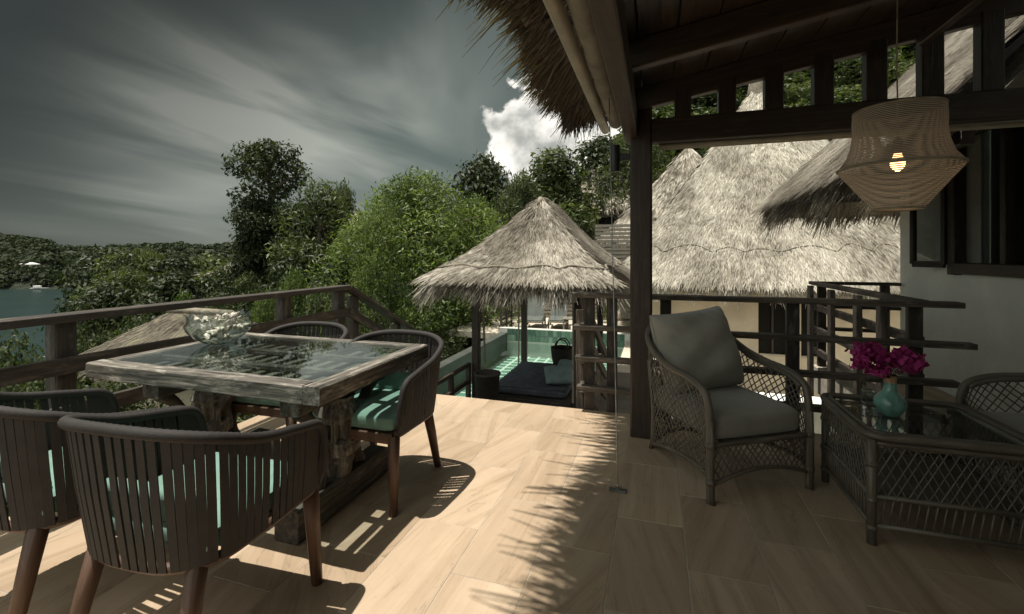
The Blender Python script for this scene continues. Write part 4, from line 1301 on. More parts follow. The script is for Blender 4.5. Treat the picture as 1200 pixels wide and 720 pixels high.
def armchair(label):
    c = thing('rattan_armchair', label, 'armchair')           # faces -y
    rim = [(-0.316, -0.36, 0.0), (-0.317, -0.36, 0.20), (-0.318, -0.36, 0.40), (-0.320, -0.352, 0.50), (-0.324, -0.315, 0.575), (-0.330, -0.20, 0.615), (-0.334, -0.04, 0.63), (-0.330, 0.12, 0.665), (-0.306, 0.26, 0.735), (-0.235, 0.355, 0.80), (-0.12, 0.395, 0.825), (0, 0.405, 0.832)]
    full = rim + [(-x, y, z) for (x, y, z) in reversed(rim[:-1])]
    pts = catmull(full, 150)
    MB().tube(pts, 0.0195, 10).build('arm_rail', 'rattan', c, True)
    inner = [Vector(p) * 1.0 + Vector((-0.024 * (1 if p.x > 0 else -1) * min(1, abs(p.x) / 0.1), -0.018 if p.y > 0.1 else 0.006, -0.013)) for p in pts[26:124]]
    MB().tube(inner, 0.0125, 8).build('inner_rail', 'rattan', c, True)
    botl = [(-0.316, -0.36, 0.125), (-0.312, -0.25, 0.150), (-0.300, -0.05, 0.135), (-0.275, 0.15, 0.085), (-0.245, 0.30, 0.040), (-0.20, 0.352, 0.035), (-0.10, 0.365, 0.07), (0, 0.368, 0.085)]
    fullb = botl + [(-x, y, z) for (x, y, z) in reversed(botl[:-1])]
    bp_ = catmull(fullb, 150)
    MB().tube(bp_, 0.013, 8).build('bottom_rail', 'rattan', c, True)
    top_c = catmull(rim[3:] + [(-x, y, z) for (x, y, z) in reversed(rim[3:-1])], 90)
    bot_c = catmull(fullb, 90)
    o = lattice(top_c, bot_c, 54, 0.0036, 14, 0.18).build('lattice', 'rattan', c, True); o['kind'] = 'stuff'
    # front apron under the seat
    n = 30
    ft = [(-0.305 + 0.61 * i / n, -0.362, 0.298) for i in range(n + 1)]
    fb = [(-0.305 + 0.61 * i / n, -0.362, 0.095 + 0.055 * math.sin(pi * i / n)) for i in range(n + 1)]
    o = lattice(ft, fb, 17, 0.0035, 5, 0.19).build('apron_lattice', 'rattan', c, True); o['kind'] = 'stuff'
    MB().tube(ft, 0.014, 8).build('seat_rail', 'rattan', c, True)
    MB().tube(fb, 0.0115, 8).build('apron_rail', 'rattan', c, True)
    for sx in (-1, 1):
        MB().tube([(sx * 0.252, 0.318, 0.0), (sx * 0.246, 0.305, 0.05), (sx * 0.262, 0.27, 0.30), (sx * 0.285, 0.285, 0.60)], 0.016, 8).build('leg', 'rattan', c, True)
        MB().tube([(sx * 0.316, -0.376, 0.0), (sx * 0.318, -0.376, 0.30), (sx * 0.318, -0.372, 0.43)], 0.013, 8).build('leg', 'rattan', c, True)
        for z in (0.11, 0.30):
            MB().lathe([(0.024, z - 0.014), (0.026, z), (0.024, z + 0.014)], 10, (sx * 0.317, -0.364, 0)).build('binding', 'rattan', c, True)
    MB().box((0, -0.06, 0.30), (0.50, 0.56, 0.02), 0.005).build('seat_base', 'rattan', c)
    cu = put('seat_cushion', rbox(0.565, 0.62, 0.135, 0.045, 10, 0.014), 'grey_fabric', c); cu.location = (0, -0.045, 0.375)
    MB().tube([(x * 0.281, -0.345 + 0.6 * y, 0.412) for x, y in ((-0.97, 0), (0.97, 0), (1, 0.03), (1, 1), (-1, 1), (-1, 0.03))], 0.0045, 6, closed=True).build('piping', 'grey_fabric', c, True)
    return c
def from_px(x, y):
    Z = F * CAMZ / (y - HY)
    return to_vu(((x - HX) / F * Z, Z, 0))
ac1 = armchair('grey rattan lattice armchair with grey seat cushion beside the veranda corner post')
f1 = Vector((1.031, 2.369, 0)); f2 = Vector((1.648, 2.524, 0))
ang = math.atan2(f2.y - f1.y, f2.x - f1.x)
cen = (f1 + f2) / 2 + Vector((-math.sin(ang), math.cos(ang), 0)) * 0.36
ac1.location = cen; ac1.rotation_euler = (0, 0, ang)
ac2 = copy_tree(ac1)
turn(ac2, (2.00, 2.90, 0), -88)
ac2['label'] = 'rattan lattice armchair with its back to the plastered wall, beyond the glass coffee table'
for a in (ac1, ac2): a['group'] = 'rattan armchairs on the veranda'

def pillow_mesh(w, h, d, n=22, creases=True):
    vs, fs = [], []
    for side in (1, -1):
        for i in range(n + 1):
            for j in range(n + 1):
                x, y = i / n * 2 - 1, j / n * 2 - 1
                rc = 1 - 0.075 * abs(x) ** 10 * abs(y) ** 10
                px_ = x * (1 - 0.065 * (1 - abs(y) ** 7) * abs(x) ** 2) * rc
                py_ = y * (1 - 0.065 * (1 - abs(x) ** 7) * abs(y) ** 2) * rc
                ex_ = (1 - abs(x) ** 3.4) * (1 - abs(y) ** 3.4)
                t_ = max(0.0, ex_) ** 0.55
                t_ *= 1 + 0.10 * math.sin(3.1 * x + 1.7 * y + 0.6) + 0.06 * math.sin(7.3 * y - 4.1 * x)
                cr = max(abs(x), abs(y))
                t_ += 0.055 * math.sin(13 * (x + y) + 3 * x) * max(0, cr - 0.45) * (1 - cr) * 4
                py_ -= 0.05 * (1 - x * x) * (y > 0) * y
                vs.append((px_ * w / 2, side * t_ * d / 2, py_ * h / 2))
    m = (n + 1) ** 2
    for sidx in range(2):
        for i in range(n):
            for j in range(n):
                a = sidx * m + i * (n + 1) + j
                q = (a, a + 1, a + n + 2, a + n + 1)
                fs.append(q if sidx == 0 else tuple(reversed(q)))
    me = MB().add(vs, fs).mesh('pillow', True)
    bm = bmesh.new(); bm.from_mesh(me)
    bmesh.ops.remove_doubles(bm, verts=bm.verts[:], dist=1e-5)
    bm.to_mesh(me); bm.free()
    return me
def world_from(root, p):
    return root.location + Matrix.Rotation(root.rotation_euler.z, 3, 'Z') @ Vector(p)
pl_ = put('pillow', pillow_mesh(0.56, 0.54, 0.31, 34), 'grey_fabric')
pl_.location = world_from(ac1, (-0.03, 0.150, 0.685)); pl_.rotation_euler = (math.radians(-20), math.radians(-5), ang)
tag(pl_, 'large plain grey pillow leaning in the rattan armchair by the corner post', 'pillow', 'grey pillows in the rattan armchairs')
edge = []
for (fx, fy) in [(-1 + 2 * k / 24, 1) for k in range(25)] + [(1, 1 - 2 * k / 24) for k in range(1, 25)] + [(1 - 2 * k / 24, -1) for k in range(1, 25)] + [(-1, -1 + 2 * k / 24) for k in range(1, 24)]:
    rc = 1 - 0.075 * abs(fx) ** 10 * abs(fy) ** 10
    ey = fy * (1 - 0.065 * (1 - abs(fx) ** 7) * abs(fy) ** 2) * rc - 0.05 * (1 - fx * fx) * (fy > 0) * fy
    edge.append((fx * (1 - 0.065 * (1 - abs(fy) ** 7) * abs(fx) ** 2) * rc * 0.28, 0, ey * 0.27))
pip = MB().tube(edge, 0.0045, 6, closed=True).mesh('piping', True); pip.materials.append(MATS['grey_fabric'])
put('piping', pip, None, pl_)
pl2 = copy_tree(pl_)
pl2.location = world_from(ac2, (0, 0.155, 0.690)); pl2.rotation_euler = (math.radians(-20), 0, ac2.rotation_euler.z)
tag(pl2, 'dark grey pillow in the rattan armchair against the plastered wall', 'pillow', 'grey pillows in the rattan armchairs')

# ------------------------------------------------------------------ rattan coffee table
CV, CU = 1.225, 2.725
ct = thing('coffee_table', 'square rattan coffee table with lattice sides and dark glass top', 'coffee table', (CV, CU, 0))
a, b_, CZ = 0.325, 0.315, 0.50
def rrect(a, b_, r, n=6):
    out = []
    for (cx, cy, s) in ((a - r, b_ - r, 0), (-a + r, b_ - r, 1), (-a + r, -b_ + r, 2), (a - r, -b_ + r, 3)):
        for k in range(n + 1):
            g = (s + k / n) * pi / 2
            out.append((cx + r * math.cos(g), cy + r * math.sin(g)))
    return out
MB().tube([(x, y, CZ - 0.012) for x, y in rrect(a, b_, 0.075)], 0.0165, 9, closed=True).build('top_rim', 'rattan', ct, True)
MB().tube([(x, y, CZ - 0.004) for x, y in rrect(a - 0.028, b_ - 0.028, 0.06)], 0.011, 8, closed=True).build('top_rim', 'rattan', ct, True)
MB().tube([(x, y, CZ - 0.045) for x, y in rrect(a - 0.012, b_ - 0.012, 0.07)], 0.012, 8, closed=True).build('top_rim', 'rattan', ct, True)
gl_ = rrect(a - 0.03, b_ - 0.03, 0.06)
n = len(gl_)
MB().add([(x, y, CZ - 0.006) for x, y in gl_] + [(x, y, CZ - 0.014) for x, y in gl_], [tuple(range(n)), tuple(reversed(range(n, 2 * n)))] + [(i, n + i, n + (i + 1) % n, (i + 1) % n) for i in range(n)]).build('glass_top', 'table_glass', ct)
lx, ly = a - 0.022, b_ - 0.022
for sx in (-1, 1):
    for sy in (-1, 1):
        lg = MB().tube([(sx * lx, sy * ly, 0), (sx * lx, sy * ly, CZ - 0.03)], 0.0195, 10).build('leg', 'rattan', ct, True)
        for z in (0.075, 0.20, 0.36):
            MB().lathe([(0.0225, z - 0.010), (0.0245, z), (0.0225, z + 0.010)], 10, (sx * lx, sy * ly, 0)).build('binding', 'rattan', lg, True)
def side_panel(p0, p1):
    p0, p1 = Vector(p0), Vector(p1)
    m = 12
    line = lambda z: [lerp(p0, p1, i / m) + Vector((0, 0, z)) for i in range(m + 1)]
    sp = lattice(line(CZ - 0.05), line(0.215), 16, 0.0032, 5, 0.20).build('side_lattice', 'rattan', ct, True); sp['kind'] = 'stuff'
    for z in (0.215, 0.085):
        MB().tube([p0 + Vector((0, 0, z)), p1 + Vector((0, 0, z))], 0.0115, 8).build('side_rail', 'rattan', ct, True)
    low_ = MB()
    d = p1 - p0
    for k in range(1, 19):
        q = p0 + d * (k / 19)
        low_.tube([q + Vector((0, 0, 0.085)), q + d * 0.035 + Vector((0, 0, 0.215))], 0.0042, 5)
    o = low_.build('side_spindles', 'rattan', ct, True); o['kind'] = 'stuff'
side_panel((-lx, -ly, 0), (-lx, ly, 0)); side_panel((lx, -ly, 0), (lx, ly, 0))
side_panel((-lx, -ly, 0), (lx, -ly, 0)); side_panel((-lx, ly, 0), (lx, ly, 0))
MB().box((0, 0, 0.20), (2 * lx - 0.03, 2 * ly - 0.03, 0.018), 0.004).build('shelf', 'rattan', ct)
for sy in (-1, 1):
    MB().tube(catmull([(-lx, sy * (ly - 0.004), CZ - 0.17), (-lx, sy * (ly - 0.06), CZ - 0.07), (-lx, sy * (ly - 0.14), CZ - 0.05)], 8), 0.011, 7).build('corner_brace', 'rattan', ct, True)

# vase, flowers and small candle glass on the coffee table
def on_top(x, y, z):
    Z = F * (CAMZ - z) / (y - HY)
    return to_vu(((x - HX) / F * Z, Z, 0))
vv_, vu_ = on_top(1043, 486, CZ)
vase = thing('vase', 'glazed celadon bottle vase with bare clay neck on the coffee table', 'vase', (vv_, vu_, CZ - 0.005))
s = 0.98
body = [(0.030, 0.0), (0.036, 0.004), (0.052, 0.022), (0.066, 0.050), (0.069, 0.066), (0.062, 0.088), (0.045, 0.110), (0.031, 0.126), (0.027, 0.140), (0.0265, 0.170)]
MB().lathe([(r * s, z * s) for r, z in body], 32, capt=False).build('body', 'celadon', vase, True)
MB().lathe([(0.0265 * s, 0.170 * s), (0.0275 * s, 0.190 * s), (0.031 * s, 0.205 * s), (0.029 * s, 0.206 * s), (0.024 * s, 0.19 * s), (0.023 * s, 0.10 * s)], 28, capb=False, capt=False).build('neck', 'unglazed', vase, True)
fl_ = thing('flower_bunch', 'bunch of magenta bougainvillea blossoms standing in the celadon vase', 'flowers', (vv_, vu_, CZ + 0.195))
heads = [(-0.105, -0.0, 0.080, 0.078), (-0.055, 0.02, 0.10, 0.055), (0.012, -0.03, 0.075, 0.045), (0.070, 0.0, 0.085, 0.062), (0.105, 0.01, 0.06, 0.045), (-0.05, -0.03, 0.03, 0.04)]
for (hx_, hy_, hz_, hr) in heads:
    n = int(95 * (hr / 0.06) ** 2)
    d = rng.normal(0, 1, (n, 3)); d /= np.linalg.norm(d, axis=1)[:, None]
    c0 = np.array([[hx_, hy_, hz_]]) + d * hr * (0.45 + 0.6 * rng.random((n, 1)))
    up_ = d + rng.normal(0, 0.55, (n, 3)); up_ /= np.linalg.norm(up_, axis=1)[:, None]
    t1 = np.cross(up_, rng.normal(0, 1, (n, 3))); t1 /= np.linalg.norm(t1, axis=1)[:, None]
    t2 = np.cross(up_, t1)
    sz = rng.uniform(0.013, 0.023, (n, 1))
    V = np.stack([c0 - t1 * sz, c0 - t2 * sz * 0.75 + up_ * 0.003, c0 + t1 * sz + up_ * sz * 0.4, c0 + t2 * sz * 0.75 + up_ * 0.003], 1).reshape(-1, 3)
    Q = np.arange(n * 4).reshape(-1, 4)
    o = put('blossom', np_mesh('blossom', V, Q), 'petal', fl_); o['kind'] = 'stuff'
    MB().tube(catmull([(0, 0, -0.10), (hx_ * 0.15, hy_ * 0.1, 0.0), (hx_ * 0.6, hy_ * 0.6, hz_ * 0.5), (hx_, hy_, hz_)], 8), 0.0022, 5).build('stem', 'leaf_dark', fl_, True)
for k in range(12):
    a_ = random.random() * 6.28; r = random.uniform(0.015, 0.05); z = random.uniform(0.0, 0.06)
    c0 = Vector((r * math.cos(a_), r * math.sin(a_), z)); d = Vector((math.cos(a_), math.sin(a_), random.uniform(-0.3, 0.8))).normalized() * 0.035
    w_ = d.cross(Vector((0, 0, 1))).normalized() * 0.012
    MB().add([c0, c0 + d * 0.5 + w_, c0 + d, c0 + d * 0.5 - w_], [(0, 1, 2, 3)]).build('leaf', 'leaf_dark', fl_)
gv, gu = on_top(1021, 474, CZ)
cg = thing('candle_holder', 'small square glass candle holder with steel frame beside the celadon vase', 'candle holder', (gv, gu + 0.02, CZ - 0.005))
for (c_, s_) in (((-0.024, 0, 0.035), (0.003, 0.048, 0.062)), ((0.024, 0, 0.035), (0.003, 0.048, 0.062)), ((0, -0.026, 0.035), (0.050, 0.003, 0.062)), ((0, 0.026, 0.035), (0.050, 0.003, 0.062))):
    MB().box(c_, s_, 0.0003).build('pane', 'clear_glass', cg)
MB().box((0, 0, 0.004), (0.056, 0.058, 0.006), 0.001).build('base', 'steel', cg)
for z in (0.07,):
    MB().tube([(-0.028, -0.029, z), (0.028, -0.029, z), (0.028, 0.029, z), (-0.028, 0.029, z)], 0.0028, 6, closed=True).build('frame', 'steel', cg)
for sx in (-0.028, 0.028):
    for sy in (-0.029, 0.029):
        MB().tube([(sx, sy, 0.006), (sx, sy, 0.07)], 0.0022, 6).build('frame', 'steel', cg)

# ------------------------------------------------------------------ pendant lamp
LY = 2.26
lp0 = px_depth(1052, 245, LY)
lv, lu = to_vu(lp0)
lamp = thing('pendant_lamp', 'woven cord pendant lamp with flared waist hanging over the coffee table, lit', 'lamp', (lv, lu, lp0.z))
prof = [(0.125, 0.0), (0.155, 0.035), (0.200, 0.085), (0.250, 0.140), (0.298, 0.190), (0.308, 0.205), (0.292, 0.222), (0.258, 0.262), (0.236, 0.320), (0.226, 0.380), (0.228, 0.440), (0.224, 0.490)]
pz = np.linspace(0, 0.49, 58)
prof = [(r * 0.80, z) for r, z in prof]
pr_ = np.interp(pz, [p[1] for p in prof], [p[0] for p in prof])
rings = MB()
for k, (r, z) in enumerate(zip(pr_, pz)):
    nn_ = 44
    rings.tube([(r * math.cos(2 * pi * j / nn_), r * math.sin(2 * pi * j / nn_), z) for j in range(nn_)], 0.0030, 5, closed=True)
o = rings.build('shade', 'shade_weave', lamp, True); o['kind'] = 'stuff'
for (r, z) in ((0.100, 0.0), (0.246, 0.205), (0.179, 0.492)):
    MB().tube([(r * math.cos(2 * pi * j / 48), r * math.sin(2 * pi * j / 48), z) for j in range(48)], 0.006, 7, closed=True).build('shade_hoop', 'rope_pale', lamp, True)  # pale cord colour stands in for the glow along the waist hoop
MB().tube([(-0.179, 0, 0.49), (0.179, 0, 0.49)], 0.004, 6).build('crossbar', 'black_metal', lamp)
zc_ = zr(lv) + 0.14 - lp0.z
MB().tube([(0, 0, 0.30), (0, 0, 0.49), (-0.004, 0, 0.75), (0, 0, zc_)], 0.0035, 6).build('cord', 'rope_pale', lamp)
MB().lathe([(0.020, 0.275), (0.022, 0.29), (0.022, 0.335), (0.012, 0.35)], 14).build('socket', 'black_metal', lamp, True)
MB().lathe([(0.004, 0.185), (0.018, 0.195), (0.030, 0.215), (0.030, 0.235), (0.020, 0.258), (0.015, 0.275)], 18).build('bulb', 'lamp_bulb', lamp, True)

glow = bpy.data.lights.new('bulb_light', 'POINT')
glow.energy = 0.14; glow.color = (1.0, 0.76, 0.50); glow.shadow_soft_size = 0.032
go_ = bpy.data.objects.new('bulb_light', glow); COL.objects.link(go_); go_.parent = lamp; go_.location = (0, 0, 0.155)

# ------------------------------------------------------------------ things around the pool
bed = thing('hanging_daybed', 'slatted timber daybed hung on ropes inside the thatched pavilion', 'daybed', (-1.90, 7.75, PG - 0.12))
bw, bd_ = 0.70, 0.95
for a in (-bw, bw):
    MB().bar((a, -bd_, 0.26), (a, bd_, 0.26), 0.06, 0.10).build('side_rail', 'rail_timber', bed)
for c in (-bd_, bd_):
    MB().bar((-bw + 0.03, c, 0.26), (bw - 0.03, c, 0.26), 0.06, 0.098).build('end_rail', 'rail_timber', bed)
for k in range(16):
    y = -bd_ + 0.09 + k * 0.1147
    MB().bar((-bw + 0.03, y, 0.30), (bw - 0.03, y, 0.30), 0.07, 0.02).build('slat', 'rail_timber', bed)
for a in (-bw, bw):
    for c in (-bd_ + 0.05, bd_ - 0.05):
        MB().tube([(a, c, 0.22), (a * 1.04, c * 1.12, 2.14)], 0.017, 7).build('rope', 'rope_pale', bed)
        MB().tube([(a + 0.045 * math.cos(t_), c, 0.21 + 0.045 * math.sin(t_)) for t_ in [2 * pi * j / 16 for j in range(16)]], 0.013, 6, closed=True).build('knot', 'rope_pale', bed, True)
mt = thing('mattress', 'dark ribbed mattress lying on the hanging daybed', 'mattress', (-1.93, 7.78, PG + 0.192))
me = rbox(1.20, 1.70, 0.12, 0.045, 10); o = put('pad', me, 'navy_fabric', mt); o.location = (0, 0, 0.06)
for k in range(17):
    o = MB().tube([(-0.585, -0.80 + k * 0.1, 0.122), (0.585, -0.80 + k * 0.1, 0.122)], 0.022, 7).build('roll', 'navy_fabric', mt, True)
for k, (pv, pu, rz) in enumerate(((-1.50, 7.28, 20), (-1.42, 7.72, -10))):
    o = put('pillow', pillow_mesh(0.50, 0.42, 0.17, 14), 'bluegrey_fabric')
    o.location = W(pv, pu, PG + 0.48); o.rotation_euler = (math.radians(-62), 0, -TH + math.radians(rz))
    tag(o, ('blue-grey pillow lying flat at the end of the hanging daybed', 'blue-grey pillow resting behind another on the hanging daybed')[k], 'pillow', 'pillows on the daybed')
bk = thing('basket', 'dark woven basket with looped handles standing on the hanging daybed', 'basket', (-1.66, 8.35, PG + 0.335))
MB().lathe([(0.15, 0.0), (0.165, 0.02), (0.20, 0.20), (0.215, 0.36), (0.22, 0.375), (0.20, 0.37), (0.18, 0.2), (0.14, 0.03)], 24).build('body', 'basket', bk, True)
for sy in (-0.08, 0.08):
    MB().tube([(0.13 * math.cos(t_), sy, 0.36 + 0.17 * math.sin(t_)) for t_ in [pi * j / 12 for j in range(13)]], 0.012, 7).build('handle', 'basket', bk, True)
bn_ = thing('planter', 'tall dark tapered pot standing at the foot of the stairs by the pavilion post', 'pot', (-2.37, 6.28, PG))
MB().lathe([(0.14, 0), (0.15, 0.01), (0.185, 0.66), (0.20, 0.67), (0.20, 0.70), (0.175, 0.70), (0.16, 0.55)], 24).build('pot', 'basket', bn_, True)

def lounger(v, u, rot, label):
    l = thing('sun_lounger', label, 'sun lounger', (v, u, PG), rot, 'sun loungers on the terrace beyond the pool')
    for sx in (-0.30, 0.30):
        MB().bar((sx, -0.95, 0.29), (sx, 0.45, 0.29), 0.045, 0.06).build('side_rail', 'rail_timber', l)
        for y in (-0.88, 0.40):
            MB().bar((sx, y, 0.0), (sx, y, 0.27), 0.05, 0.05).build('leg', 'rail_timber', l)
    MB().bar((0, -0.95, 0.335), (0, 0.10, 0.335), 0.56, 0.035).build('sling', 'shade_cloth', l)
    MB().bar((0, 0.10, 0.335), (0, 0.55, 0.98), 0.56, 0.035, up=(0, -0.8, 0.6)).build('backrest', 'shade_cloth', l)
    MB().bar((0, 0.555, 0.985), (0, 0.58, 1.02), 0.60, 0.05, up=(0, -0.8, 0.6)).build('head_rail', 'pale_slat', l)
    MB().bar((0, -0.98, 0.30), (0, -0.94, 0.30), 0.64, 0.05).build('foot_rail', 'pale_slat', l)
    return l
p = px_depth(648, 388, 14.4); v, u = to_vu(p); lounger(v, u + 0.9, 10, 'grey sling sun lounger next to the low side table on the pool terrace')
p = px_depth(619, 388, 14.4); v, u = to_vu(p); lounger(v, u + 0.9, 10, 'grey sling sun lounger beside the ladder-like screen on the pool terrace')
p = px_depth(668, 388, 14.2); v, u = to_vu(p)
tb = thing('side_table', 'low timber side table beside the sun lounger', 'table', (v, u + 0.2, PG))
for k in range(5):
    MB().box((-0.20 + k * 0.1, 0, 0.40), (0.09, 0.5, 0.03)).build('slat', 'pale_slat', tb)
for sx in (-0.2, 0.2):
    for sy in (-0.2, 0.2):
        MB().bar((sx, sy, 0), (sx, sy, 0.385), 0.045, 0.045).build('leg', 'pale_slat', tb)
p = px_depth(586, 388, 14.0); v, u = to_vu(p)
ls = thing('screen', 'ladder-like open timber screen at the corner of the pool terrace', 'screen', (v, u, PG))
for k in range(6):
    MB().bar((-0.02, 0.0, 0.20 + k * 0.2), (-0.02, 1.1, 0.20 + k * 0.2), 0.04, 0.07).build('slat', 'rail_timber', ls)
for y in (0.02, 0.55, 1.08):
    MB().bar((0.03, y, 0), (0.03, y, 1.3), 0.06, 0.06, up=(0, 1, 0)).build('post', 'rail_timber', ls)
def slat_fence(label, v0, v1, u, z0, z1, n, mat, post='rail_timber'):
    f = thing('slat_fence', label, 'fence', (v0, u, z0))
    h = (z1 - z0)
    for k in range(n):
        MB().bar((0, -0.03, h * (k + 0.5) / n), (v1 - v0, -0.03, h * (k + 0.5) / n), 0.022, h / n * 0.74).build('slat', mat, f)
    m = max(2, int((v1 - v0) / 1.4))
    for k in range(m + 1):
        MB().bar(((v1 - v0) * k / m, 0.02, -1.0), ((v1 - v0) * k / m, 0.02, h), 0.07, 0.06, up=(0, 1, 0)).build('post', post, f)
    return f
slat_fence('long pale slatted fence behind the sun loungers', -5.4, 1.4, 17.0, PG + 0.0, 0.14, 9, 'pale_slat')
slat_fence('tall pale slatted screen rising above the pavilion roof beside the post', -2.6, 1.2, 20.6, 0.9, 2.62, 10, 'pale_slat')
# boulders on the slope right of the pavilion
for k in range(12):
    bm = bmesh.new(); bmesh.ops.create_icosphere(bm, subdivisions=3, radius=1.0)
    ph = [random.random() * 6 for _ in range(6)]
    for vt in bm.verts:
        q = vt.co
        f_ = 1 + 0.18 * math.sin(3.1 * q.x + ph[0]) + 0.16 * math.sin(3.7 * q.y + ph[1]) + 0.14 * math.sin(4.3 * q.z + ph[2]) + 0.05 * math.sin(11 * q.x + 9 * q.y + ph[3])
        vt.co = q * f_
    me = bpy.data.meshes.new('boulder'); bm.to_mesh(me); bm.free()
    me.polygons.foreach_set('use_smooth', [True] * len(me.polygons))
    o = put('boulder', me, 'rock')
    row = k // 6
    o.location = W(-0.9 + (k % 6) * 0.40 + random.uniform(-0.1, 0.1), 14.2 + row * 0.4 + random.uniform(-0.15, 0.15), -1.0 + row * 0.36)
    s_ = random.uniform(0.26, 0.40); o.scale = (s_ * 1.2, s_, s_ * 0.8); o.rotation_euler = (0, 0, random.random() * 6)
    tag(o, 'rough pale boulder in the rock bank between the pavilion and the great thatched house', 'rock', 'boulders in the rock bank')
pw = thing('parapet', 'low white plastered parapet below the balcony railing', 'wall', (2.0, 8.6, -2.4))
MB().box((0.4, 0, 0.62), (1.9, 0.30, 1.24), 0.02).build('wall', 'plaster', pw)
MB().box((0.4, 0, 1.275), (2.0, 0.40, 0.06), 0.01).build('coping', 'plaster', pw)

# boat and shore house across the bay
p = px_depth(46, 0, 320); 
bt = thing('boat', 'small white boat moored off the far shore', 'boat', (*to_vu((p.x, 320)), -24), 40)
MB().add([(-5, 0, 0), (5.5, 0, 1.2), (-5, -1.4, 1.1), (4, -1.2, 1.2), (-5, 1.4, 1.1), (4, 1.2, 1.2), (4, 0, 0.1)], [(0, 2, 3, 6), (0, 6, 5, 4), (3, 1, 6), (6, 1, 5), (2, 4, 5, 1, 3), (0, 4, 2)]).build('hull', 'boat_white', bt)
MB().box((-1, 0, 2.0), (4, 2, 1.6), 0.2).build('cabin', 'boat_white', bt)
p = px_depth(46, 309, 352)
sh_ = thing('shore_house', 'long pale building above the far shore', 'house', (*to_vu((p.x, 345)), p.z - 4), 0)
MB().box((0, 0, 1.0), (12, 5, 5.4), 0.1).build('wall', 'cream_wall', sh_)
MB().add([(-6.6, -3.2, 3.6), (6.6, -3.2, 3.6), (6.6, 3.2, 3.6), (-6.6, 3.2, 3.6), (-4.6, 0, 5.0), (4.6, 0, 5.0)], [(0, 1, 5, 4), (1, 2, 5), (2, 3, 4, 5), (3, 0, 4), (3, 2, 1, 0)]).build('roof', 'boat_white', sh_)

# ------------------------------------------------------------------ trees
def leaf_cloud(clumps, per, size, flat=0.85, droop=0.0, stray=0.25, aspect=0.42):
    Vs = []
    for (c, r) in clumps:
        n = max(30, int(per * r * r))
        d = rng.normal(0, 1, (n, 3)); d /= np.linalg.norm(d, axis=1)[:, None]
        rad = r * (0.55 + 0.45 * rng.random((n, 1)) ** 0.6) * (1 + stray * (rng.random((n, 1)) ** 4))
        rad = rad * (1 + 0.22 * np.sin(d[:, :1] * 5 + r * 9) * np.cos(d[:, 1:2] * 6 + r * 5))
        P = np.array(c)[None, :] + d * rad * np.array([[1, 1, flat]])
        nrm = d * 0.6 + np.array([[0, 0, 0.45]]) + rng.normal(0, 0.55, (n, 3))
        nrm /= np.linalg.norm(nrm, axis=1)[:, None]
        ax = np.cross(nrm, rng.normal(0, 1, (n, 3))); ax[:, 2] -= droop
        ax /= np.linalg.norm(ax, axis=1)[:, None]
        bx = np.cross(nrm, ax); bx /= np.linalg.norm(bx, axis=1)[:, None] + 1e-9
        s = size * rng.uniform(0.55, 1.35, (n, 1))
        Vs.append(np.stack([P - ax * s, P + bx * s * aspect - ax * s * 0.1 + nrm * s * 0.12, P + ax * s, P - bx * s * aspect - ax * s * 0.1 + nrm * s * 0.12], 1).reshape(-1, 3))
    V = np.concatenate(Vs)
    return np_mesh('crown', V, np.arange(len(V)).reshape(-1, 4))

def make_clumps(H, w, z0, n, rmin, rmax, shape):
    out = []
    k = 0
    while len(out) < n and k < 4000:
        k += 1
        t_ = random.random()
        a = random.random() * 2 * pi
        lim = shape(t_) * w / 2 * (1 + 0.20 * math.sin(3 * a + 6 * t_ + w) + 0.12 * math.sin(5 * a - 9 * t_ + H))
        r = random.uniform(rmin, rmax)
        rad = max(0, lim - r * 0.6) * math.sqrt(random.random()) if random.random() < 0.35 else max(0, lim - r * 0.5)
        out.append(((rad * math.cos(a), rad * math.sin(a), z0 + t_ * (H - z0 - r * 0.6)), r))
    return out

def tree_type(H, w, z0, n, rmin, rmax, shape, per, size, mat, droop=0.0, flat=0.85, aspect=0.42):
    """returns (trunk mesh, crown mesh) of a tree H tall and w wide, origin at its foot"""
    cl = make_clumps(H, w, z0, n, rmin, rmax, shape)
    crown = leaf_cloud(cl, per, size, flat, droop, 0.3, aspect); crown.materials.append(MATS[mat])
    mb = MB()
    lean = (random.uniform(-0.3, 0.3), random.uniform(-0.3, 0.3))
    top = (lean[0], lean[1], H * 0.86)
    r0 = 0.028 * H
    mb.tube(catmull([(0, 0, -1.2), (lean[0] * 0.2, lean[1] * 0.3, H * 0.3), (lean[0] * 0.8, lean[1] * 0.5, H * 0.6), top], 10), [r0 * 1.3] + [r0 * (1 - 0.09 * i) for i in range(1, 10)], 8)
    for (c, r) in cl[::max(1, len(cl) // 18)]:
        zb_ = max(H * 0.15, c[2] - 0.35 * math.hypot(c[0], c[1]) - 0.5)
        f = zb_ / (H * 0.86)
        s_ = Vector((lean[0] * f, lean[1] * f, zb_))
        e = Vector(c)
        mb.tube(catmull([s_, lerp(s_, e, 0.5) + Vector((0, 0, 0.1)), e], 6), [r0 * 0.4, r0 * 0.32, r0 * 0.25, r0 * 0.18, r0 * 0.12, r0 * 0.06], 5)
    tr = mb.mesh('trunk', True); tr.materials.append(MATS['bark'])
    return tr, crown, H, w

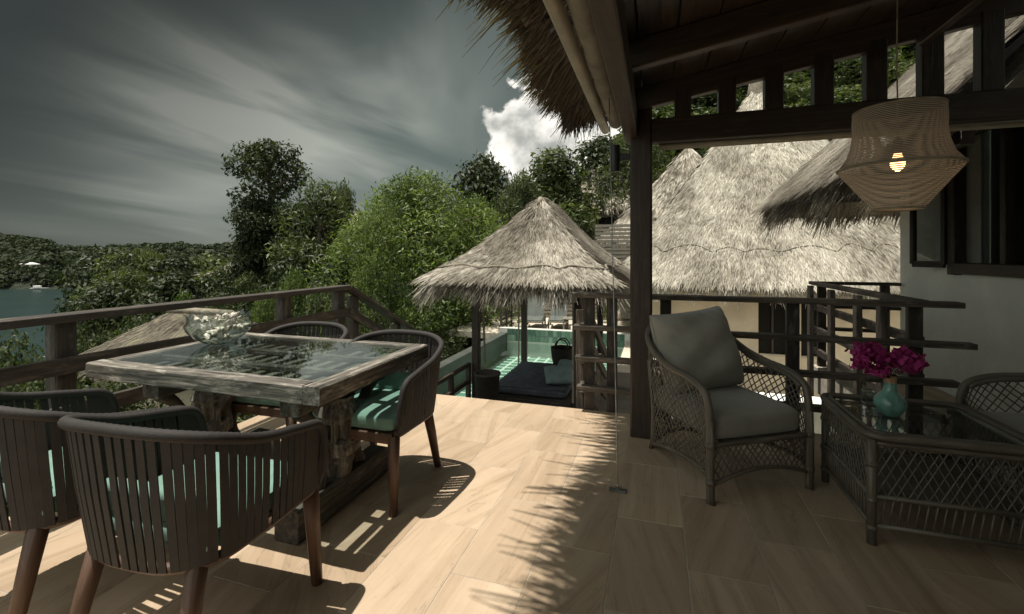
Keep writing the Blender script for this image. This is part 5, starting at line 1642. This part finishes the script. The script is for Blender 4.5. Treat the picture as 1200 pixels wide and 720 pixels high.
egg = lambda t_: 0.55 + 0.45 * math.sin(min(1, t_ * 1.15 + 0.12) * pi) if t_ < 0.7 else 0.25 + 1.1 * (1 - t_)
dome = lambda t_: math.sqrt(max(0.04, 1 - (t_ * 1.02) ** 2.4)) * (0.8 + 0.2 * t_)
tall = lambda t_: (0.80 + 0.30 * math.sin(t_ * 8 + 0.4)) * (1 - t_ ** 2.2 * 0.62)
KINDS = {
    'tall_dark': tree_type(12.5, 5.6, 3.6, 105, 0.32, 0.85, tall, 420, 0.12, 'leaf_dark'),
    'slim': tree_type(9.5, 4.2, 2.0, 70, 0.45, 0.85, dome, 420, 0.13, 'leaf_mid', 0.5, 1.0, 0.25),
    'broad': tree_type(8.6, 6.4, 0.8, 110, 0.5, 1.0, dome, 640, 0.088, 'leaf_light', 0.6, 0.9, 0.26),
    'round': tree_type(10.0, 6.5, 2.0, 60, 0.7, 1.25, dome, 210, 0.17, 'leaf_mid'),
    'dark_round': tree_type(10.0, 7.0, 1.5, 60, 0.7, 1.3, dome, 190, 0.18, 'leaf_dark'),
    'feathery': tree_type(10.0, 6.0, 1.5, 75, 0.6, 1.1, dome, 230, 0.17, 'leaf_mid', 0.7, 0.8, 0.22),
    'shrub': tree_type(2.6, 2.6, 0.1, 40, 0.28, 0.5, dome, 1500, 0.055, 'leaf_mid', 0.2, 0.9, 0.4),
    'light_shrub': tree_type(2.6, 2.6, 0.1, 40, 0.28, 0.5, dome, 1500, 0.06, 'leaf_light', 0.5, 0.9, 0.26),
}
def plant(kind, x, ytop, Y, wpx, label, group=None, name='tree', cat='tree', sink=0.0, zbase=None):
    """tree whose crown top shows at (x, ytop) Y metres off; it grows from the ground below that point"""
    tr, cr, H, w = KINDS[kind]
    p = px_depth(x, ytop, Y)
    v, u = to_vu(p)
    zb_ = float(terrain(v, u)) if zbase is None else zbase
    h = p.z - zb_ + sink
    e = bpy.data.objects.new(name, None); COL.objects.link(e); e.empty_display_size = 0.3
    e.location = (p.x, p.y, zb_)
    sxy = wpx / F * Y / w
    e.scale = (sxy, sxy, h / H)
    e.rotation_euler = (0, 0, random.random() * 6.28)
    tag(e, label, cat, group)
    put('trunk', tr, None, e)
    o = put('crown', cr, None, e); o['kind'] = 'stuff'
    return e

plant('tall_dark', 318, 168, 22, 124, 'tall dark evergreen tree standing clear against the sky', None)
plant('tall_dark', 296, 232, 21, 84, 'dark tree at the seaward foot of the tall dark tree', None)
plant('tall_dark', 346, 238, 20.5, 90, 'dark tree between the tall dark tree and the slender one', None)
plant('slim', 376, 214, 20, 112, 'slender mid-green tree leaning against the tall dark tree', None)
plant('feathery', 402, 212, 27, 60, 'thin-topped tree just behind the small thatched cottage', None)
plant('broad', 556, 232, 18.5, 120, 'light green tree touching the pavilion roof on its far side', None)
plant('broad', 490, 205, 16.5, 240, 'broad light green tree with drooping leaves next to the pavilion roof', None)
plant('broad', 452, 240, 15.0, 110, 'lower light green tree in front of the small cottage', None)
plant('dark_round', 566, 182, 27, 120, 'dark rounded tree behind the broad light green tree', None)
plant('round', 648, 176, 25, 130, 'mid-green rounded tree rising directly behind the pavilion roof', None)
plant('feathery', 612, 200, 23, 80, 'feathery tree between the pavilion peak and the dark rounded tree', None)
plant('dark_round', 705, 160, 29, 110, 'dark tree behind the veranda post', None)
G1 = 'trees on the hill behind the thatched roofs'
hill = [(762, 120, 33, 120, 'round', 'mid-green tree beside the tip of the brown thatched roof'),
        (800, 95, 38, 120, 'dark_round', 'dark tree on the hill directly above the brown pointed roof'),
        (845, 70, 42, 130, 'feathery', 'feathery tree on the hill behind the first gaps of the baluster frieze'),
        (895, 60, 42, 120, 'round', 'rounded tree on the hill right behind the tip of the great thatched roof'),
        (935, 45, 44, 130, 'dark_round', 'dark tree on the hill framed by the middle gap of the baluster frieze'),
        (985, 40, 40, 120, 'feathery', 'feathery tree on the hill seen through the frieze just before the lamp cord'),
        (1030, 30, 44, 130, 'round', 'rounded tree on the hill behind the pendant lamp cord'),
        (1090, 20, 40, 140, 'dark_round', 'dark tree on the hill rising behind the villa thatch'),
        (745, 150, 27, 80, 'feathery', 'feathery tree hugging the veranda post, above the tall slatted screen'),
        (830, 130, 34, 90, 'round', 'low rounded tree between the two pointed thatched roofs'),
        (1150, 25, 38, 140, 'dark_round', 'dark tree on the hill highest above the villa thatch'),
        (930, 100, 36, 100, 'feathery', 'lower feathery tree under the middle gap of the baluster frieze'),
        (985, 105, 34, 90, 'round', 'lower rounded tree where the great roof meets the villa thatch')]
for (x, y, Y, w, k, lab) in hill:
    plant(k, x, y, Y, w * 1.3, lab, G1)
G2 = 'trees down the slope beyond the side railing'
slope = [(126, 291, 36, 85, 'dark_round', 'dark rounded tree at the water side of the wooded slope'),
         (140, 297, 30, 70, 'round', 'mid-green tree just inland of the tree at the water side'),
         (168, 290, 38, 95, 'feathery', 'wide feathery tree whose top breaks the far hill line'),
         (205, 297, 32, 80, 'dark_round', 'dark tree on the slope above the mossy roof'),
         (240, 300, 36, 80, 'round', 'mid-green tree on the slope between the mossy roof and the tall dark tree'),
         (150, 312, 24, 85, 'feathery', 'feathery tree lower on the slope, touching the mossy roof edge'),
         (205, 318, 21, 90, 'dark_round', 'dark low tree right behind the mossy roof ridge'),
         (258, 314, 22, 75, 'round', 'mid-green low tree behind the glass bowl'),
         (295, 318, 20, 60, 'feathery', 'feathery low tree at the foot of the tall dark tree'),
         (128, 330, 20, 75, 'dark_round', 'dark low tree between the water and the mossy roof'),
         (330, 312, 24, 60, 'round', 'small mid-green tree under the tall dark tree'),
         (275, 300, 40, 70, 'feathery', 'far feathery tree beside the thatched house on the slope'),
         (405, 300, 18, 80, 'dark_round', 'dark tree filling the gap under the small thatched cottage'),
         (350, 292, 19, 80, 'dark_round', 'dark tree under the slender mid-green tree')]
for (x, y, Y, w, k, lab) in slope:
    plant(k, x, y, Y, w * 1.35, lab, G2)
G3 = 'shrubs below the deck'
SH = {'s': 'mid-green leafy shrub between the side railing and the water', 'm': 'mid-green leafy shrub crowding round the mossy roof', 'p': 'mid-green leafy shrub between the stair handrail and the pavilion'}
for (x, y, Y, w, k) in [(20, 398, 9.5, 120, 's'), (85, 388, 11, 90, 's'), (125, 392, 13, 90, 'm'), (160, 372, 15, 90, 'm'), (60, 430, 7.0, 130, 's'), (150, 430, 8, 130, 'm'), (10, 450, 6.5, 120, 's'), (250, 352, 14, 80, 'm'), (375, 330, 13, 90, 'p'), (400, 345, 11.5, 80, 'p'), (290, 420, 7.5, 150, 'm'), (470, 385, 12.5, 110, 'p'), (440, 352, 12.5, 80, 'p'), (530, 385, 14.5, 90, 'p'), (566, 370, 15.5, 60, 'p')]:
    plant('shrub', x, y, Y, w, SH[k], G3 + {'s': ' by the water', 'm': ' round the mossy roof', 'p': ' by the pavilion'}[k], 'shrub', 'shrub')
for i, (x, y, Y, w) in enumerate([(345, 318, 13.5, 85), (310, 345, 12, 70), (215, 345, 16, 70), (380, 372, 9.5, 70)]):
    plant('light_shrub', x, y, Y, w, 'light green feathery shrub behind the side railing', 'light shrubs behind the railing', 'shrub', 'shrub')
for i, (v, u, z) in enumerate([(-0.9, 16.3, PG), (-0.2, 15.6, PG), (0.8, 14.8, PG), (1.2, 15.9, PG), (-1.6, 16.5, PG)]):
    tr, cr, H, w = KINDS['light_shrub']
    e = bpy.data.objects.new('shrub', None); COL.objects.link(e)
    e.location = W(v, u, z); e.scale = (0.32, 0.32, 0.36)
    tag(e, 'small light green shrub growing by the slatted fence', 'shrub', 'shrubs by the slatted fence')
    put('trunk', tr, None, e); o = put('crown', cr, None, e); o['kind'] = 'stuff'
